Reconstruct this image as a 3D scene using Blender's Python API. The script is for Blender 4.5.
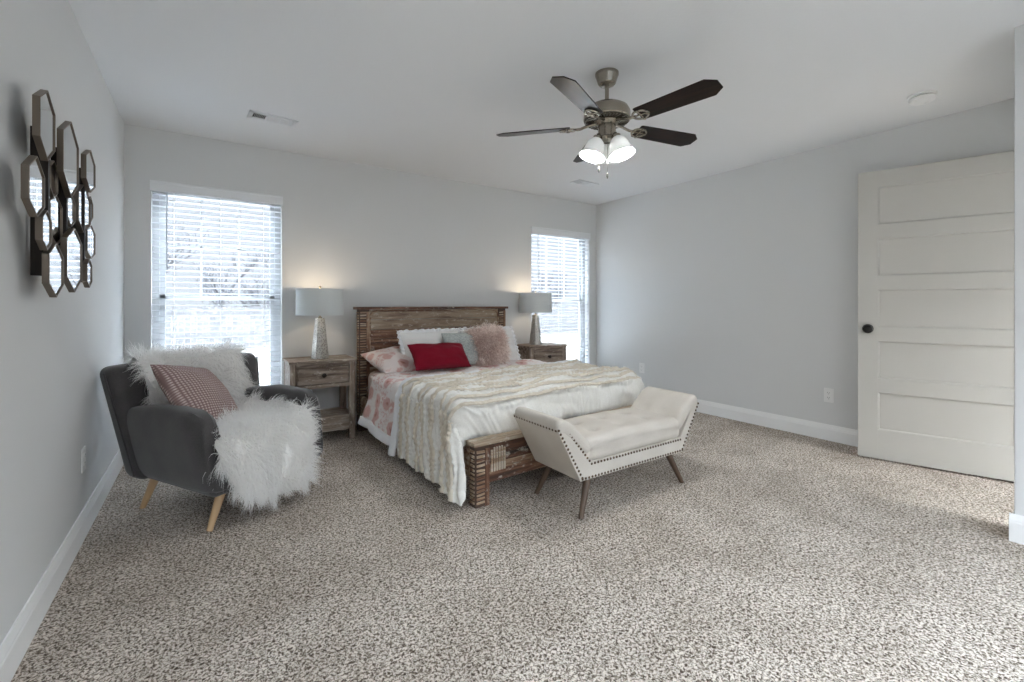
import bpy, bmesh, math, random
import numpy as np
from mathutils import Vector, Matrix, noise

PI = math.pi
sc = bpy.context.scene
C = sc.collection
random.seed(7)
rng = np.random.default_rng(7)
for o in list(bpy.data.objects):
    bpy.data.objects.remove(o)

# ------------------------------------------------------------------ camera
W, H = 4.756, 2.44              # room width along x, ceiling height; back wall at y = 0
cam_d = bpy.data.cameras.new('camera')
cam = bpy.data.objects.new('camera', cam_d)
C.objects.link(cam)
cam.location = (0.4976, -4.2915, 1.1227)
cam.rotation_euler = (PI / 2, 0, -0.5965)
cam_d.sensor_width = 36
cam_d.lens = 449.56 / 1024 * 36
cam_d.shift_y = -(341 - 304.53) / 1024
cam_d.clip_start = 0.02
sc.camera = cam

# ------------------------------------------------------------------ view, world, big lights
sc.view_settings.view_transform = 'Standard'
sc.view_settings.look = 'None'
sc.view_settings.gamma = 1
sc.view_settings.use_curve_mapping = False
sc.view_settings.exposure = 1.5
sc.cycles.use_denoising = True
sc.cycles.max_bounces = 16
sc.cycles.diffuse_bounces = 12
sc.cycles.transparent_max_bounces = 16
sc.cycles.sample_clamp_indirect = 6
sc.cycles.caustics_reflective = False
sc.cycles.caustics_refractive = False

wd = bpy.data.worlds.new('sky')
sc.world = wd
wd.use_nodes = True
nt = wd.node_tree
nt.nodes.clear()
wo = nt.nodes.new('ShaderNodeOutputWorld')
bg = nt.nodes.new('ShaderNodeBackground')
tc = nt.nodes.new('ShaderNodeTexCoord')
sx = nt.nodes.new('ShaderNodeSeparateXYZ')
rp = nt.nodes.new('ShaderNodeValToRGB')
nt.links.new(tc.outputs['Generated'], sx.inputs[0])
nt.links.new(sx.outputs['Z'], rp.inputs[0])
nt.links.new(rp.outputs[0], bg.inputs[0])
nt.links.new(bg.outputs[0], wo.inputs[0])
rp.color_ramp.elements[0].position = 0.0
rp.color_ramp.elements[0].color = (0.93, 0.965, 1.0, 1)
rp.color_ramp.elements[1].position = 0.8
rp.color_ramp.elements[1].color = (0.86, 0.93, 1.0, 1)
# an overcast sky: the zenith is several times brighter than the horizon
mr = nt.nodes.new('ShaderNodeMapRange')
mr.interpolation_type = 'SMOOTHSTEP'
SKY_HORIZON, SKY_ZENITH = 0.56, 20.0
mr.inputs['From Min'].default_value = 0.20
mr.inputs['From Max'].default_value = 0.75
mr.inputs['To Min'].default_value = SKY_HORIZON
mr.inputs['To Max'].default_value = SKY_ZENITH
nt.links.new(sx.outputs['Z'], mr.inputs['Value'])
nt.links.new(mr.outputs[0], bg.inputs[1])


def portal(name, loc, rot, sx_, sy_):
    l = bpy.data.lights.new(name, 'AREA')
    l.shape = 'RECTANGLE'
    l.size, l.size_y = sx_, sy_
    l.cycles.is_portal = True
    o = bpy.data.objects.new(name, l)
    C.objects.link(o)
    o.location, o.rotation_euler = loc, rot
    return o


sun_l = bpy.data.lights.new('sun', 'SUN')
sun_l.energy = 4.0
sun_l.angle = math.radians(0.6)
sun_l.color = (1.0, 0.95, 0.88)
sun = bpy.data.objects.new('sun', sun_l)
C.objects.link(sun)
sun.rotation_euler = Vector((-0.62, -0.34, -0.72)).to_track_quat('-Z', 'Y').to_euler()

WIN = [(0.153, 1.031, 0.30, 2.05), (3.69, 4.635, 0.30, 2.05)]
FILL_WIN = (0.15, 3.5, 0.1, 2.35)   # window added behind the camera to let in fill daylight
YN = -5.6
for i, (a, b, c, d) in enumerate(WIN):
    portal('window_daylight', ((a + b) / 2, 0.17, (c + d) / 2), (-PI / 2, 0, 0), b - a, d - c)
portal('window_daylight', ((FILL_WIN[0] + FILL_WIN[1]) / 2, YN - 0.15, (FILL_WIN[2] + FILL_WIN[3]) / 2), (PI / 2, 0, 0),
       FILL_WIN[1] - FILL_WIN[0], FILL_WIN[3] - FILL_WIN[2])  # portal over the added fill window

# ------------------------------------------------------------------ materials
def new_mat(name):
    m = bpy.data.materials.new(name)
    m.use_nodes = True
    t = m.node_tree
    return m, t, t.nodes['Principled BSDF'], t.links


def node(t, kind, **kw):
    n = t.nodes.new(kind)
    for k, v in kw.items():
        if k in n.inputs:
            n.inputs[k].default_value = v
        else:
            setattr(n, k, v)
    return n


def rgba(c):
    return (c[0], c[1], c[2], 1)


def plain(name, col, rough=0.6, metal=0.0, bump=0.0, bscale=80.0, coat=0.0, spec=None, sheen=0.0, bdist=0.002,
          emit=None, estr=0.0, trans=0.0):
    m, t, p, L = new_mat(name)
    p.inputs['Base Color'].default_value = rgba(col)
    p.inputs['Roughness'].default_value = rough
    p.inputs['Metallic'].default_value = metal
    p.inputs['Coat Weight'].default_value = coat
    p.inputs['Sheen Weight'].default_value = sheen
    p.inputs['Transmission Weight'].default_value = trans
    if spec is not None:
        p.inputs['Specular IOR Level'].default_value = spec
    if emit:
        p.inputs['Emission Color'].default_value = rgba(emit)
        p.inputs['Emission Strength'].default_value = estr
    if bump:
        c = node(t, 'ShaderNodeTexCoord')
        n = node(t, 'ShaderNodeTexNoise', Scale=bscale, Detail=3.0)
        b = node(t, 'ShaderNodeBump', Strength=bump, Distance=bdist)
        L.new(c.outputs['Object'], n.inputs['Vector'])
        L.new(n.outputs['Fac'], b.inputs['Height'])
        L.new(b.outputs[0], p.inputs['Normal'])
    return m


def ramp(t, stops, interp='LINEAR'):
    r = t.nodes.new('ShaderNodeValToRGB')
    e = r.color_ramp.elements
    r.color_ramp.interpolation = interp
    while len(e) < len(stops):
        e.new(0.5)
    for el, (pos, col) in zip(e, stops):
        el.position = pos
        el.color = rgba(col)
    return r


def wood_mat(name, axis, plank=0.0, plank_axis=2, seed=0.0, stops=None, light=0.0):
    """distressed reclaimed wood; grain runs along the given axis (0,1,2)"""
    m, t, p, L = new_mat(name)
    c = node(t, 'ShaderNodeTexCoord')
    mp = node(t, 'ShaderNodeMapping')
    s = [26.0, 26.0, 26.0]
    s[axis] = 2.2
    mp.inputs['Scale'].default_value = s
    L.new(c.outputs['Object'], mp.inputs['Vector'])
    n1 = node(t, 'ShaderNodeTexNoise', noise_dimensions='4D', Scale=1.0, Detail=6.0, Roughness=0.65, Distortion=0.6)
    n1.inputs['W'].default_value = seed
    L.new(mp.outputs[0], n1.inputs['Vector'])
    if plank:
        sp = node(t, 'ShaderNodeSeparateXYZ')
        L.new(c.outputs['Object'], sp.inputs[0])
        dv = node(t, 'ShaderNodeMath', operation='DIVIDE')
        dv.inputs[1].default_value = plank
        L.new(sp.outputs[plank_axis], dv.inputs[0])
        fl = node(t, 'ShaderNodeMath', operation='FLOOR')
        L.new(dv.outputs[0], fl.inputs[0])
        ad = node(t, 'ShaderNodeMath', operation='MULTIPLY_ADD')
        ad.inputs[1].default_value = 3.7
        ad.inputs[2].default_value = seed
        L.new(fl.outputs[0], ad.inputs[0])
        L.new(ad.outputs[0], n1.inputs['W'])
        wn = node(t, 'ShaderNodeTexWhiteNoise', noise_dimensions='1D')
        L.new(ad.outputs[0], wn.inputs['W'])
    rp1 = ramp(t, stops or [(0.28, (0.030, 0.017, 0.012)), (0.42, (0.13, 0.055, 0.03)), (0.52, (0.24, 0.13, 0.075)),
                            (0.60, (0.40, 0.29, 0.19)), (0.74, (0.60, 0.52, 0.42))])
    if plank:
        # shift the whole plank lighter or darker
        mm = node(t, 'ShaderNodeMath', operation='MULTIPLY_ADD')
        mm.inputs[1].default_value = 0.34
        mm.inputs[2].default_value = -0.20 + light
        L.new(wn.outputs['Value'], mm.inputs[0])
        a2 = node(t, 'ShaderNodeMath', operation='ADD')
        L.new(n1.outputs['Fac'], a2.inputs[0])
        L.new(mm.outputs[0], a2.inputs[1])
        L.new(a2.outputs[0], rp1.inputs[0])
    else:
        a2 = node(t, 'ShaderNodeMath', operation='ADD')
        a2.inputs[1].default_value = light
        L.new(n1.outputs['Fac'], a2.inputs[0])
        L.new(a2.outputs[0], rp1.inputs[0])
    # rubbed off white paint flecks
    n2 = node(t, 'ShaderNodeTexNoise', Scale=1.0, Detail=5.0, Roughness=0.7)
    mp2 = node(t, 'ShaderNodeMapping')
    s2 = [38.0, 38.0, 38.0]
    s2[axis] = 18.0
    mp2.inputs['Scale'].default_value = s2
    mp2.inputs['Location'].default_value = (seed, seed * 2, 0)
    L.new(c.outputs['Object'], mp2.inputs['Vector'])
    L.new(mp2.outputs[0], n2.inputs['Vector'])
    rp2 = ramp(t, [(0.56, (0, 0, 0)), (0.66, (0.75, 0.75, 0.75))])
    L.new(n2.outputs['Fac'], rp2.inputs[0])
    mx = node(t, 'ShaderNodeMix', data_type='RGBA')
    L.new(rp2.outputs[0], mx.inputs['Factor'])
    L.new(rp1.outputs[0], mx.inputs['A'])
    mx.inputs['B'].default_value = (0.58, 0.53, 0.45, 1)
    L.new(mx.outputs['Result'], p.inputs['Base Color'])
    p.inputs['Roughness'].default_value = 0.62
    b = node(t, 'ShaderNodeBump', Strength=0.6, Distance=0.003)
    L.new(n1.outputs['Fac'], b.inputs['Height'])
    L.new(b.outputs[0], p.inputs['Normal'])
    return m


def carpet_mat():
    m, t, p, L = new_mat('carpet')
    c = node(t, 'ShaderNodeTexCoord')
    n = node(t, 'ShaderNodeTexNoise', Scale=118.0, Detail=2.5, Roughness=0.62, Distortion=0.9)
    L.new(c.outputs['Object'], n.inputs['Vector'])
    r = ramp(t, [(0.37, (0.080, 0.056, 0.041)), (0.45, (0.27, 0.222, 0.176)), (0.505, (0.515, 0.45, 0.385)),
                 (0.58, (0.81, 0.735, 0.655))])
    L.new(n.outputs['Fac'], r.inputs[0])
    # broad pile shading from footprints
    n2 = node(t, 'ShaderNodeTexNoise', Scale=3.2, Detail=3.0)
    L.new(c.outputs['Object'], n2.inputs['Vector'])
    r2 = ramp(t, [(0.38, (0.84, 0.825, 0.81)), (0.62, (1, 1, 1))])
    L.new(n2.outputs['Fac'], r2.inputs[0])
    mx = node(t, 'ShaderNodeMix', data_type='RGBA', blend_type='MULTIPLY')
    mx.inputs['Factor'].default_value = 1
    L.new(r.outputs[0], mx.inputs['A'])
    L.new(r2.outputs[0], mx.inputs['B'])
    L.new(mx.outputs['Result'], p.inputs['Base Color'])
    p.inputs['Roughness'].default_value = 0.95
    p.inputs['Specular IOR Level'].default_value = 0.1
    b = node(t, 'ShaderNodeBump', Strength=0.8, Distance=0.01)
    L.new(n.outputs['Fac'], b.inputs['Height'])
    L.new(b.outputs[0], p.inputs['Normal'])
    return m


def floral_mat(name, base, pink, deep, scale=16.0):
    """white cotton printed with rose blooms and small sprigs"""
    m, t, p, L = new_mat(name)
    c = node(t, 'ShaderNodeTexCoord')
    d = node(t, 'ShaderNodeTexNoise', Scale=scale * 1.6, Detail=3.0)
    L.new(c.outputs['Object'], d.inputs['Vector'])
    ds = node(t, 'ShaderNodeVectorMath', operation='SCALE')
    ds.inputs['Scale'].default_value = 0.055
    L.new(d.outputs['Color'], ds.inputs[0])
    ad = node(t, 'ShaderNodeVectorMath', operation='ADD')
    L.new(c.outputs['Object'], ad.inputs[0])
    L.new(ds.outputs[0], ad.inputs[1])
    v = node(t, 'ShaderNodeTexVoronoi', Scale=scale * 0.62)
    L.new(ad.outputs[0], v.inputs['Vector'])
    r = ramp(t, [(0.10, deep), (0.24, pink), (0.40, pink), (0.52, base)])
    L.new(v.outputs['Distance'], r.inputs[0])
    n = node(t, 'ShaderNodeTexNoise', Scale=scale * 3.2, Detail=3.0, Roughness=0.6, Distortion=1.2)
    L.new(c.outputs['Object'], n.inputs['Vector'])
    r2 = ramp(t, [(0.40, pink), (0.50, base)])
    L.new(n.outputs['Fac'], r2.inputs[0])
    mx = node(t, 'ShaderNodeMix', data_type='RGBA')
    sv = node(t, 'ShaderNodeSeparateColor')
    L.new(v.outputs['Color'], sv.inputs[0])
    r3 = ramp(t, [(0.36, (0.12, 0.12, 0.12)), (0.40, (0.95, 0.95, 0.95))])
    L.new(sv.outputs[0], r3.inputs[0])
    L.new(r3.outputs[0], mx.inputs['Factor'])
    L.new(r2.outputs[0], mx.inputs['A'])
    L.new(r.outputs[0], mx.inputs['B'])
    L.new(mx.outputs['Result'], p.inputs['Base Color'])
    p.inputs['Roughness'].default_value = 0.85
    p.inputs['Specular IOR Level'].default_value = 0.2
    return m


def fabric_mat(name, col, col2, scale=300.0, bump=0.3, sheen=0.0, rough=0.9):
    m, t, p, L = new_mat(name)
    c = node(t, 'ShaderNodeTexCoord')
    n = node(t, 'ShaderNodeTexNoise', Scale=scale, Detail=2.0)
    n2 = node(t, 'ShaderNodeTexNoise', Scale=6.0, Detail=2.0)
    L.new(c.outputs['Object'], n.inputs['Vector'])
    L.new(c.outputs['Object'], n2.inputs['Vector'])
    a = node(t, 'ShaderNodeMath', operation='MULTIPLY_ADD')
    a.inputs[1].default_value = 0.5
    L.new(n.outputs['Fac'], a.inputs[0])
    h = node(t, 'ShaderNodeMath', operation='MULTIPLY')
    h.inputs[1].default_value = 0.5
    L.new(n2.outputs['Fac'], h.inputs[0])
    L.new(h.outputs[0], a.inputs[2])
    r = ramp(t, [(0.38, col), (0.62, col2)])
    L.new(a.outputs[0], r.inputs[0])
    L.new(r.outputs[0], p.inputs['Base Color'])
    p.inputs['Roughness'].default_value = rough
    p.inputs['Specular IOR Level'].default_value = 0.2
    p.inputs['Sheen Weight'].default_value = sheen
    b = node(t, 'ShaderNodeBump', Strength=bump, Distance=0.001)
    L.new(n.outputs['Fac'], b.inputs['Height'])
    L.new(b.outputs[0], p.inputs['Normal'])
    return m


def glass_mat():
    m, t, p, L = new_mat('window_glass')
    t.nodes.remove(p)
    out = t.nodes['Material Output']
    a = node(t, 'ShaderNodeBsdfTransparent', Color=(0.74, 0.765, 0.79, 1))
    g = node(t, 'ShaderNodeBsdfGlossy', Roughness=0.02)
    mx = node(t, 'ShaderNodeMixShader')
    mx.inputs[0].default_value = 0.05
    L.new(a.outputs[0], mx.inputs[1])
    L.new(g.outputs[0], mx.inputs[2])
    L.new(mx.outputs[0], out.inputs[0])
    return m


def translucent_mat(name, col, amount, rough=0.6):
    m, t, p, L = new_mat(name)
    out = t.nodes['Material Output']
    p.inputs['Base Color'].default_value = rgba(col)
    p.inputs['Roughness'].default_value = rough
    tr = node(t, 'ShaderNodeBsdfTranslucent', Color=rgba(col))
    mx = node(t, 'ShaderNodeMixShader')
    mx.inputs[0].default_value = amount
    L.new(p.outputs[0], mx.inputs[1])
    L.new(tr.outputs[0], mx.inputs[2])
    L.new(mx.outputs[0], out.inputs[0])
    return m


def hammered_mat():
    m, t, p, L = new_mat('hammered_silver')
    c = node(t, 'ShaderNodeTexCoord')
    v = node(t, 'ShaderNodeTexVoronoi', Scale=85.0)
    L.new(c.outputs['Object'], v.inputs['Vector'])
    r = ramp(t, [(0.0, (0.13, 0.12, 0.105)), (0.6, (0.55, 0.53, 0.49))])
    L.new(v.outputs['Distance'], r.inputs[0])
    L.new(r.outputs[0], p.inputs['Base Color'])
    p.inputs['Metallic'].default_value = 0.85
    p.inputs['Roughness'].default_value = 0.38
    b = node(t, 'ShaderNodeBump', Strength=0.9, Distance=0.004)
    L.new(v.outputs['Distance'], b.inputs['Height'])
    L.new(b.outputs[0], p.inputs['Normal'])
    return m


def pleat_mat():
    """rose cushion cloth with woven cords running both ways"""
    m, t, p, L = new_mat('rose_pleated_cloth')
    c = node(t, 'ShaderNodeTexCoord')
    w1 = node(t, 'ShaderNodeTexWave', wave_type='BANDS', bands_direction='X', Scale=17.0, Distortion=0.6)
    w2 = node(t, 'ShaderNodeTexWave', wave_type='BANDS', bands_direction='Y', Scale=22.0, Distortion=0.6)
    L.new(c.outputs['Object'], w1.inputs['Vector'])
    L.new(c.outputs['Object'], w2.inputs['Vector'])
    mu = node(t, 'ShaderNodeMath', operation='MULTIPLY')
    L.new(w1.outputs['Fac'], mu.inputs[0])
    L.new(w2.outputs['Fac'], mu.inputs[1])
    r = ramp(t, [(0.0, (0.24, 0.15, 0.14)), (0.35, (0.46, 0.34, 0.315)), (0.9, (0.68, 0.56, 0.53))])
    L.new(mu.outputs[0], r.inputs[0])
    L.new(r.outputs[0], p.inputs['Base Color'])
    p.inputs['Roughness'].default_value = 0.8
    b = node(t, 'ShaderNodeBump', Strength=0.8, Distance=0.004)
    L.new(mu.outputs[0], b.inputs['Height'])
    L.new(b.outputs[0], p.inputs['Normal'])
    return m


def walnut_mat():
    m, t, p, L = new_mat('dark_walnut')
    c = node(t, 'ShaderNodeTexCoord')
    mp = node(t, 'ShaderNodeMapping')
    mp.inputs['Scale'].default_value = (3, 40, 40)
    n = node(t, 'ShaderNodeTexNoise', Scale=1.0, Detail=5.0)
    L.new(c.outputs['Object'], mp.inputs['Vector'])
    L.new(mp.outputs[0], n.inputs['Vector'])
    r = ramp(t, [(0.35, (0.004, 0.002, 0.0015)), (0.65, (0.017, 0.007, 0.004))])
    L.new(n.outputs['Fac'], r.inputs[0])
    L.new(r.outputs[0], p.inputs['Base Color'])
    p.inputs['Roughness'].default_value = 0.3
    p.inputs['Coat Weight'].default_value = 0.15
    p.inputs['Specular IOR Level'].default_value = 0.15
    p.inputs['Coat Roughness'].default_value = 0.13
    return m


M = dict(
    wall=plain('wall_paint', (0.695, 0.70, 0.695), 0.75, bump=0.25, bscale=140, bdist=0.0015, spec=0.25),
    ceiling=plain('ceiling_paint', (0.78, 0.785, 0.79), 0.9, bump=0.35, bscale=90, bdist=0.002, spec=0.1),
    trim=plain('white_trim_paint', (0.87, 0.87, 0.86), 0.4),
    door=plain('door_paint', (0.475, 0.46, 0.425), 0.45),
    carpet=carpet_mat(),
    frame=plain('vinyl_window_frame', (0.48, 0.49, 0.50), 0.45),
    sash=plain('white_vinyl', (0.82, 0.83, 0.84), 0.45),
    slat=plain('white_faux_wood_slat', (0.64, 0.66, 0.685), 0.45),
    cord=plain('white_cord', (0.8, 0.8, 0.8), 0.8),
    wand=plain('clear_grey_wand', (0.42, 0.46, 0.50), 0.3),
    glass=glass_mat(),
    wood_h=wood_mat('reclaimed_wood_planks', 0, plank=0.112, plank_axis=2, seed=1.3, light=-0.015),
    wood_x=wood_mat('reclaimed_wood_rail', 0, seed=4.1, light=0.06),
    wood_v=wood_mat('reclaimed_wood_post', 2, seed=2.2, light=0.02),
    wood_top=wood_mat('pale_reclaimed_wood', 0, seed=8.2, light=0.16),
    night=wood_mat('weathered_nightstand_wood', 0, seed=6.4, light=0.035, stops=[(0.30, (0.045, 0.03, 0.022)), (0.42, (0.14, 0.095, 0.068)), (0.52, (0.25, 0.19, 0.145)), (0.62, (0.36, 0.30, 0.245)), (0.75, (0.52, 0.47, 0.41))]),
    night_v=wood_mat('weathered_nightstand_post', 2, seed=7.7, light=0.02, stops=[(0.30, (0.045, 0.03, 0.022)), (0.42, (0.14, 0.095, 0.068)), (0.52, (0.25, 0.19, 0.145)), (0.62, (0.36, 0.30, 0.245)), (0.75, (0.52, 0.47, 0.41))]),
    wood_tan=wood_mat('tan_reclaimed_board', 0, seed=12.4, light=0.02, stops=[(0.30, (0.06, 0.035, 0.022)), (0.42, (0.20, 0.13, 0.085)), (0.52, (0.31, 0.235, 0.165)), (0.62, (0.40, 0.32, 0.235)), (0.75, (0.50, 0.43, 0.34))]),
    wood_cap=wood_mat('dark_cap_wood', 0, seed=3.3, light=-0.06),
    wood_carved=plain('carved_dark_wood', (0.075, 0.042, 0.028), 0.6, bump=0.5, bscale=60),
    wood_rub=wood_mat('rubbed_cream_ridge', 0, seed=9.1, light=0.07),
    charcoal=fabric_mat('charcoal_velvet', (0.054, 0.050, 0.050), (0.090, 0.084, 0.083), 260, 0.25, 0.35, 0.85),
    beech=plain('pale_beech', (0.60, 0.40, 0.22), 0.45, bump=0.1, bscale=30),
    espresso=plain('brown_stained_leg', (0.085, 0.05, 0.03), 0.45, bump=0.2, bscale=40),
    linen=fabric_mat('cream_linen', (0.54, 0.495, 0.435), (0.61, 0.565, 0.505), 350, 0.25),
    nail=plain('bronze_nailhead', (0.10, 0.065, 0.04), 0.35, 0.9),
    fur=translucent_mat('white_faux_fur', (0.975, 0.97, 0.96), 0.5, 0.7),
    hide=plain('white_fur_backing', (0.93, 0.92, 0.90), 0.95),
    rosefur=fabric_mat('blush_faux_fur', (0.55, 0.40, 0.345), (0.96, 0.87, 0.81), 60, 0.0),
    rosehide=plain('blush_fur_backing', (0.62, 0.45, 0.41), 0.9),
    pleat=pleat_mat(),
    rosevelvet=plain('rose_velvet', (0.48, 0.31, 0.29), 0.8, sheen=0.4),
    floral=floral_mat('pink_floral_cotton', (0.80, 0.755, 0.73), (0.64, 0.40, 0.365), (0.40, 0.15, 0.125), 13),
    floral_d=floral_mat('pink_floral_pillowcase', (0.74, 0.66, 0.63), (0.60, 0.37, 0.33), (0.40, 0.17, 0.14), 17),
    whitecloth=plain('white_cotton', (0.80, 0.80, 0.81), 0.85, bump=0.2, bscale=60),
    sham=plain('white_sham_cotton', (0.76, 0.75, 0.73), 0.85, bump=0.4, bscale=45, bdist=0.006),
    ivory=fabric_mat('ivory_ruched_cotton', (0.72, 0.70, 0.645), (0.80, 0.785, 0.745), 120, 0.4),
    ruffle=plain('beige_ruffle', (0.64, 0.575, 0.475), 0.9, bump=0.4, bscale=90),
    red=plain('crimson_velvet', (0.17, 0.001, 0.012), 0.8, spec=0.15, sheen=0.08, bump=0.3, bscale=14, bdist=0.01),
    sage=fabric_mat('grey_sage_cloth', (0.25, 0.275, 0.265), (0.46, 0.49, 0.475), 80, 0.5),
    tassel=plain('dark_green_tassel', (0.05, 0.09, 0.07), 0.9),
    shade=translucent_mat('pale_grey_linen_shade', (0.66, 0.69, 0.69), 0.10, 0.8),
    hammered=hammered_mat(),
    nickel=plain('brushed_nickel', (0.33, 0.295, 0.245), 0.26, 0.95),
    nickel_d=plain('dark_nickel', (0.10, 0.09, 0.08), 0.4, 0.9),
    walnut=walnut_mat(),
    opal=translucent_mat('opal_glass', (0.80, 0.80, 0.79), 0.10, 0.2),
    bulb=plain('lit_bulb', (1, 1, 1), 0.5, emit=(1.0, 0.87, 0.68), estr=0.4),
    bronze=plain('antique_bronze', (0.20, 0.165, 0.13), 0.38, 0.8),
    mirror=plain('mirror_silver', (0.90, 0.92, 0.93), 0.02, 1.0),
    plastic=plain('white_plastic', (0.82, 0.82, 0.81), 0.35),
    slot=plain('dark_slot', (0.03, 0.03, 0.03), 0.6),
    vent=plain('white_enamel_vent', (0.74, 0.75, 0.76), 0.4),
    black=plain('oil_rubbed_black', (0.012, 0.011, 0.010), 0.28, 0.6),
    oldiron=plain('aged_iron', (0.035, 0.028, 0.024), 0.5, 0.7),
    concrete=plain('pale_concrete', (0.50, 0.49, 0.47), 0.9, bump=0.4, bscale=20),
    fence=wood_mat('weathered_fence_boards', 2, seed=5.0,
                   stops=[(0.3, (0.06, 0.06, 0.064)), (0.5, (0.08, 0.08, 0.084)), (0.7, (0.10, 0.10, 0.102))]),
    bark=plain('grey_bark', (0.042, 0.042, 0.048), 0.9, bump=0.5, bscale=12),
    drygrass=plain('dry_winter_grass', (0.075, 0.069, 0.06), 1.0, bump=0.8, bscale=30),
)

# ------------------------------------------------------------------ mesh builder
class MB:
    def __init__(s):
        s.v, s.f = [], []

    def add(s, verts, faces):
        n = len(s.v)
        s.v += [tuple(map(float, p)) for p in verts]
        s.f += [tuple(i + n for i in f) for f in faces]
        return s

    def box(s, x0, x1, y0, y1, z0, z1, bev=0.0, seg=2, mat=None):
        bm = bmesh.new()
        bmesh.ops.create_cube(bm, size=1)
        for v in bm.verts:
            v.co = Vector(((x0 + x1) / 2 + v.co.x * (x1 - x0), (y0 + y1) / 2 + v.co.y * (y1 - y0),
                           (z0 + z1) / 2 + v.co.z * (z1 - z0)))
        if bev:
            bmesh.ops.bevel(bm, geom=bm.edges[:], offset=bev, segments=seg, affect='EDGES', profile=0.5)
        if mat is not None:
            bm.transform(mat)
        s._bm(bm)
        return s

    def _bm(s, bm):
        bm.verts.index_update()
        s.add([v.co[:] for v in bm.verts], [[v.index for v in f.verts] for f in bm.faces])
        bm.free()

    def prism(s, poly, axis, a0, a1, bev=0.0, mat=None, seg=2):
        """2-D polygon extruded along an axis (0: poly is y,z; 1: x,z; 2: x,y)"""
        def mk(p, a):
            return {0: (a, p[0], p[1]), 1: (p[0], a, p[1]), 2: (p[0], p[1], a)}[axis]
        bm = bmesh.new()
        A = [bm.verts.new(mk(p, a0)) for p in poly]
        B = [bm.verts.new(mk(p, a1)) for p in poly]
        n = len(poly)
        bm.faces.new(A)
        bm.faces.new(B[::-1])
        for i in range(n):
            bm.faces.new((A[i], B[i], B[(i + 1) % n], A[(i + 1) % n]))
        bmesh.ops.recalc_face_normals(bm, faces=bm.faces[:])
        if bev:
            bmesh.ops.bevel(bm, geom=bm.edges[:], offset=bev, segments=seg, affect='EDGES', profile=0.5)
        if mat is not None:
            bm.transform(mat)
        s._bm(bm)
        return s

    def tube(s, pts, rad, n=10, cap=True, closed=False):
        pts = [Vector(p) for p in pts]
        k = len(pts)
        if not hasattr(rad, '__len__'):
            rad = [rad] * k
        rings, up = [], None
        for i, p in enumerate(pts):
            a = pts[i - 1] if (i or closed) else p
            b = pts[(i + 1) % k] if (i < k - 1 or closed) else p
            t = (b - a).normalized()
            if up is None:
                up = Vector((0, 0, 1)) if abs(t.z) < 0.9 else Vector((1, 0, 0))
            u = (up - t * up.dot(t)).normalized()
            w = t.cross(u)
            up = u
            rings.append([p + (u * math.cos(2 * PI * j / n) + w * math.sin(2 * PI * j / n)) * rad[i] for j in range(n)])
        vs = [v for r in rings for v in r]
        fs = []
        for i in range(k if closed else k - 1):
            a, b = i * n, ((i + 1) % k) * n
            for j in range(n):
                fs.append((a + j, a + (j + 1) % n, b + (j + 1) % n, b + j))
        if cap and not closed:
            fs.append(tuple(range(n))[::-1])
            fs.append(tuple(range((k - 1) * n, k * n)))
        return s.add(vs, fs)

    def lathe(s, prof, n=32, center=(0, 0, 0), mat=None, cap=True):
        c = Vector(center)
        vs, fs = [], []
        for r, z in prof:
            for j in range(n):
                a = 2 * PI * j / n
                v = Vector((r * math.cos(a), r * math.sin(a), z))
                vs.append((mat @ v if mat is not None else v) + c)
        for i in range(len(prof) - 1):
            for j in range(n):
                fs.append((i * n + j, i * n + (j + 1) % n, (i + 1) * n + (j + 1) % n, (i + 1) * n + j))
        if cap:
            if prof[0][0] > 1e-4:
                fs.append(tuple(range(n))[::-1])
            if prof[-1][0] > 1e-4:
                fs.append(tuple(range((len(prof) - 1) * n, len(prof) * n)))
        return s.add(vs, fs)

    def rbox(s, center, half, r, n=10, fn=None):
        """rounded box with a dense grid, optionally bent by fn"""
        cx = Vector(center)
        h = Vector(half)
        inner = Vector((max(h.x - r, 0), max(h.y - r, 0), max(h.z - r, 0)))
        # parameter positions: dense near the edges
        def axis_t(hh):
            k = max(n, 4)
            e = [-hh + r * (1 - math.cos(a)) if False else -hh + r * q for q in (0, .15, .4, .7, 1.0)]
            mid = [(-hh + r) + (2 * hh - 2 * r) * i / k for i in range(1, k)]
            return e + mid + [-x for x in e[::-1]]
        T = [axis_t(q) for q in h]
        for ax in range(3):
            u, v = [i for i in range(3) if i != ax]
            for sg in (-1, 1):
                vs, fs = [], []
                nu, nv = len(T[u]), len(T[v])
                for a in T[u]:
                    for b in T[v]:
                        p = [0, 0, 0]
                        p[ax] = sg * h[ax]
                        p[u], p[v] = a, b
                        p = Vector(p)
                        q = Vector([max(-inner[i], min(inner[i], p[i])) for i in range(3)])
                        d = p - q
                        if d.length > 1e-9:
                            p = q + d.normalized() * r
                        p = p + cx
                        if fn:
                            p = Vector(fn(p))
                        vs.append(p)
                for i in range(nu - 1):
                    for j in range(nv - 1):
                        f = (i * nv + j, (i + 1) * nv + j, (i + 1) * nv + j + 1, i * nv + j + 1)
                        flip = (sg > 0) == (ax == 1)
                        fs.append(f[::-1] if flip else f)
                s.add(vs, fs)
        return s

    def grid(s, P, flip=False, wrap=False):
        """P: [rows][cols] of points"""
        nu, nv = len(P), len(P[0])
        vs = [p for r in P for p in r]
        fs = []
        for i in range(nu - 1):
            for j in range(nv if wrap else nv - 1):
                k = (j + 1) % nv
                f = (i * nv + j, i * nv + k, (i + 1) * nv + k, (i + 1) * nv + j)
                fs.append(f[::-1] if flip else f)
        return s.add(vs, fs)

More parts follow.
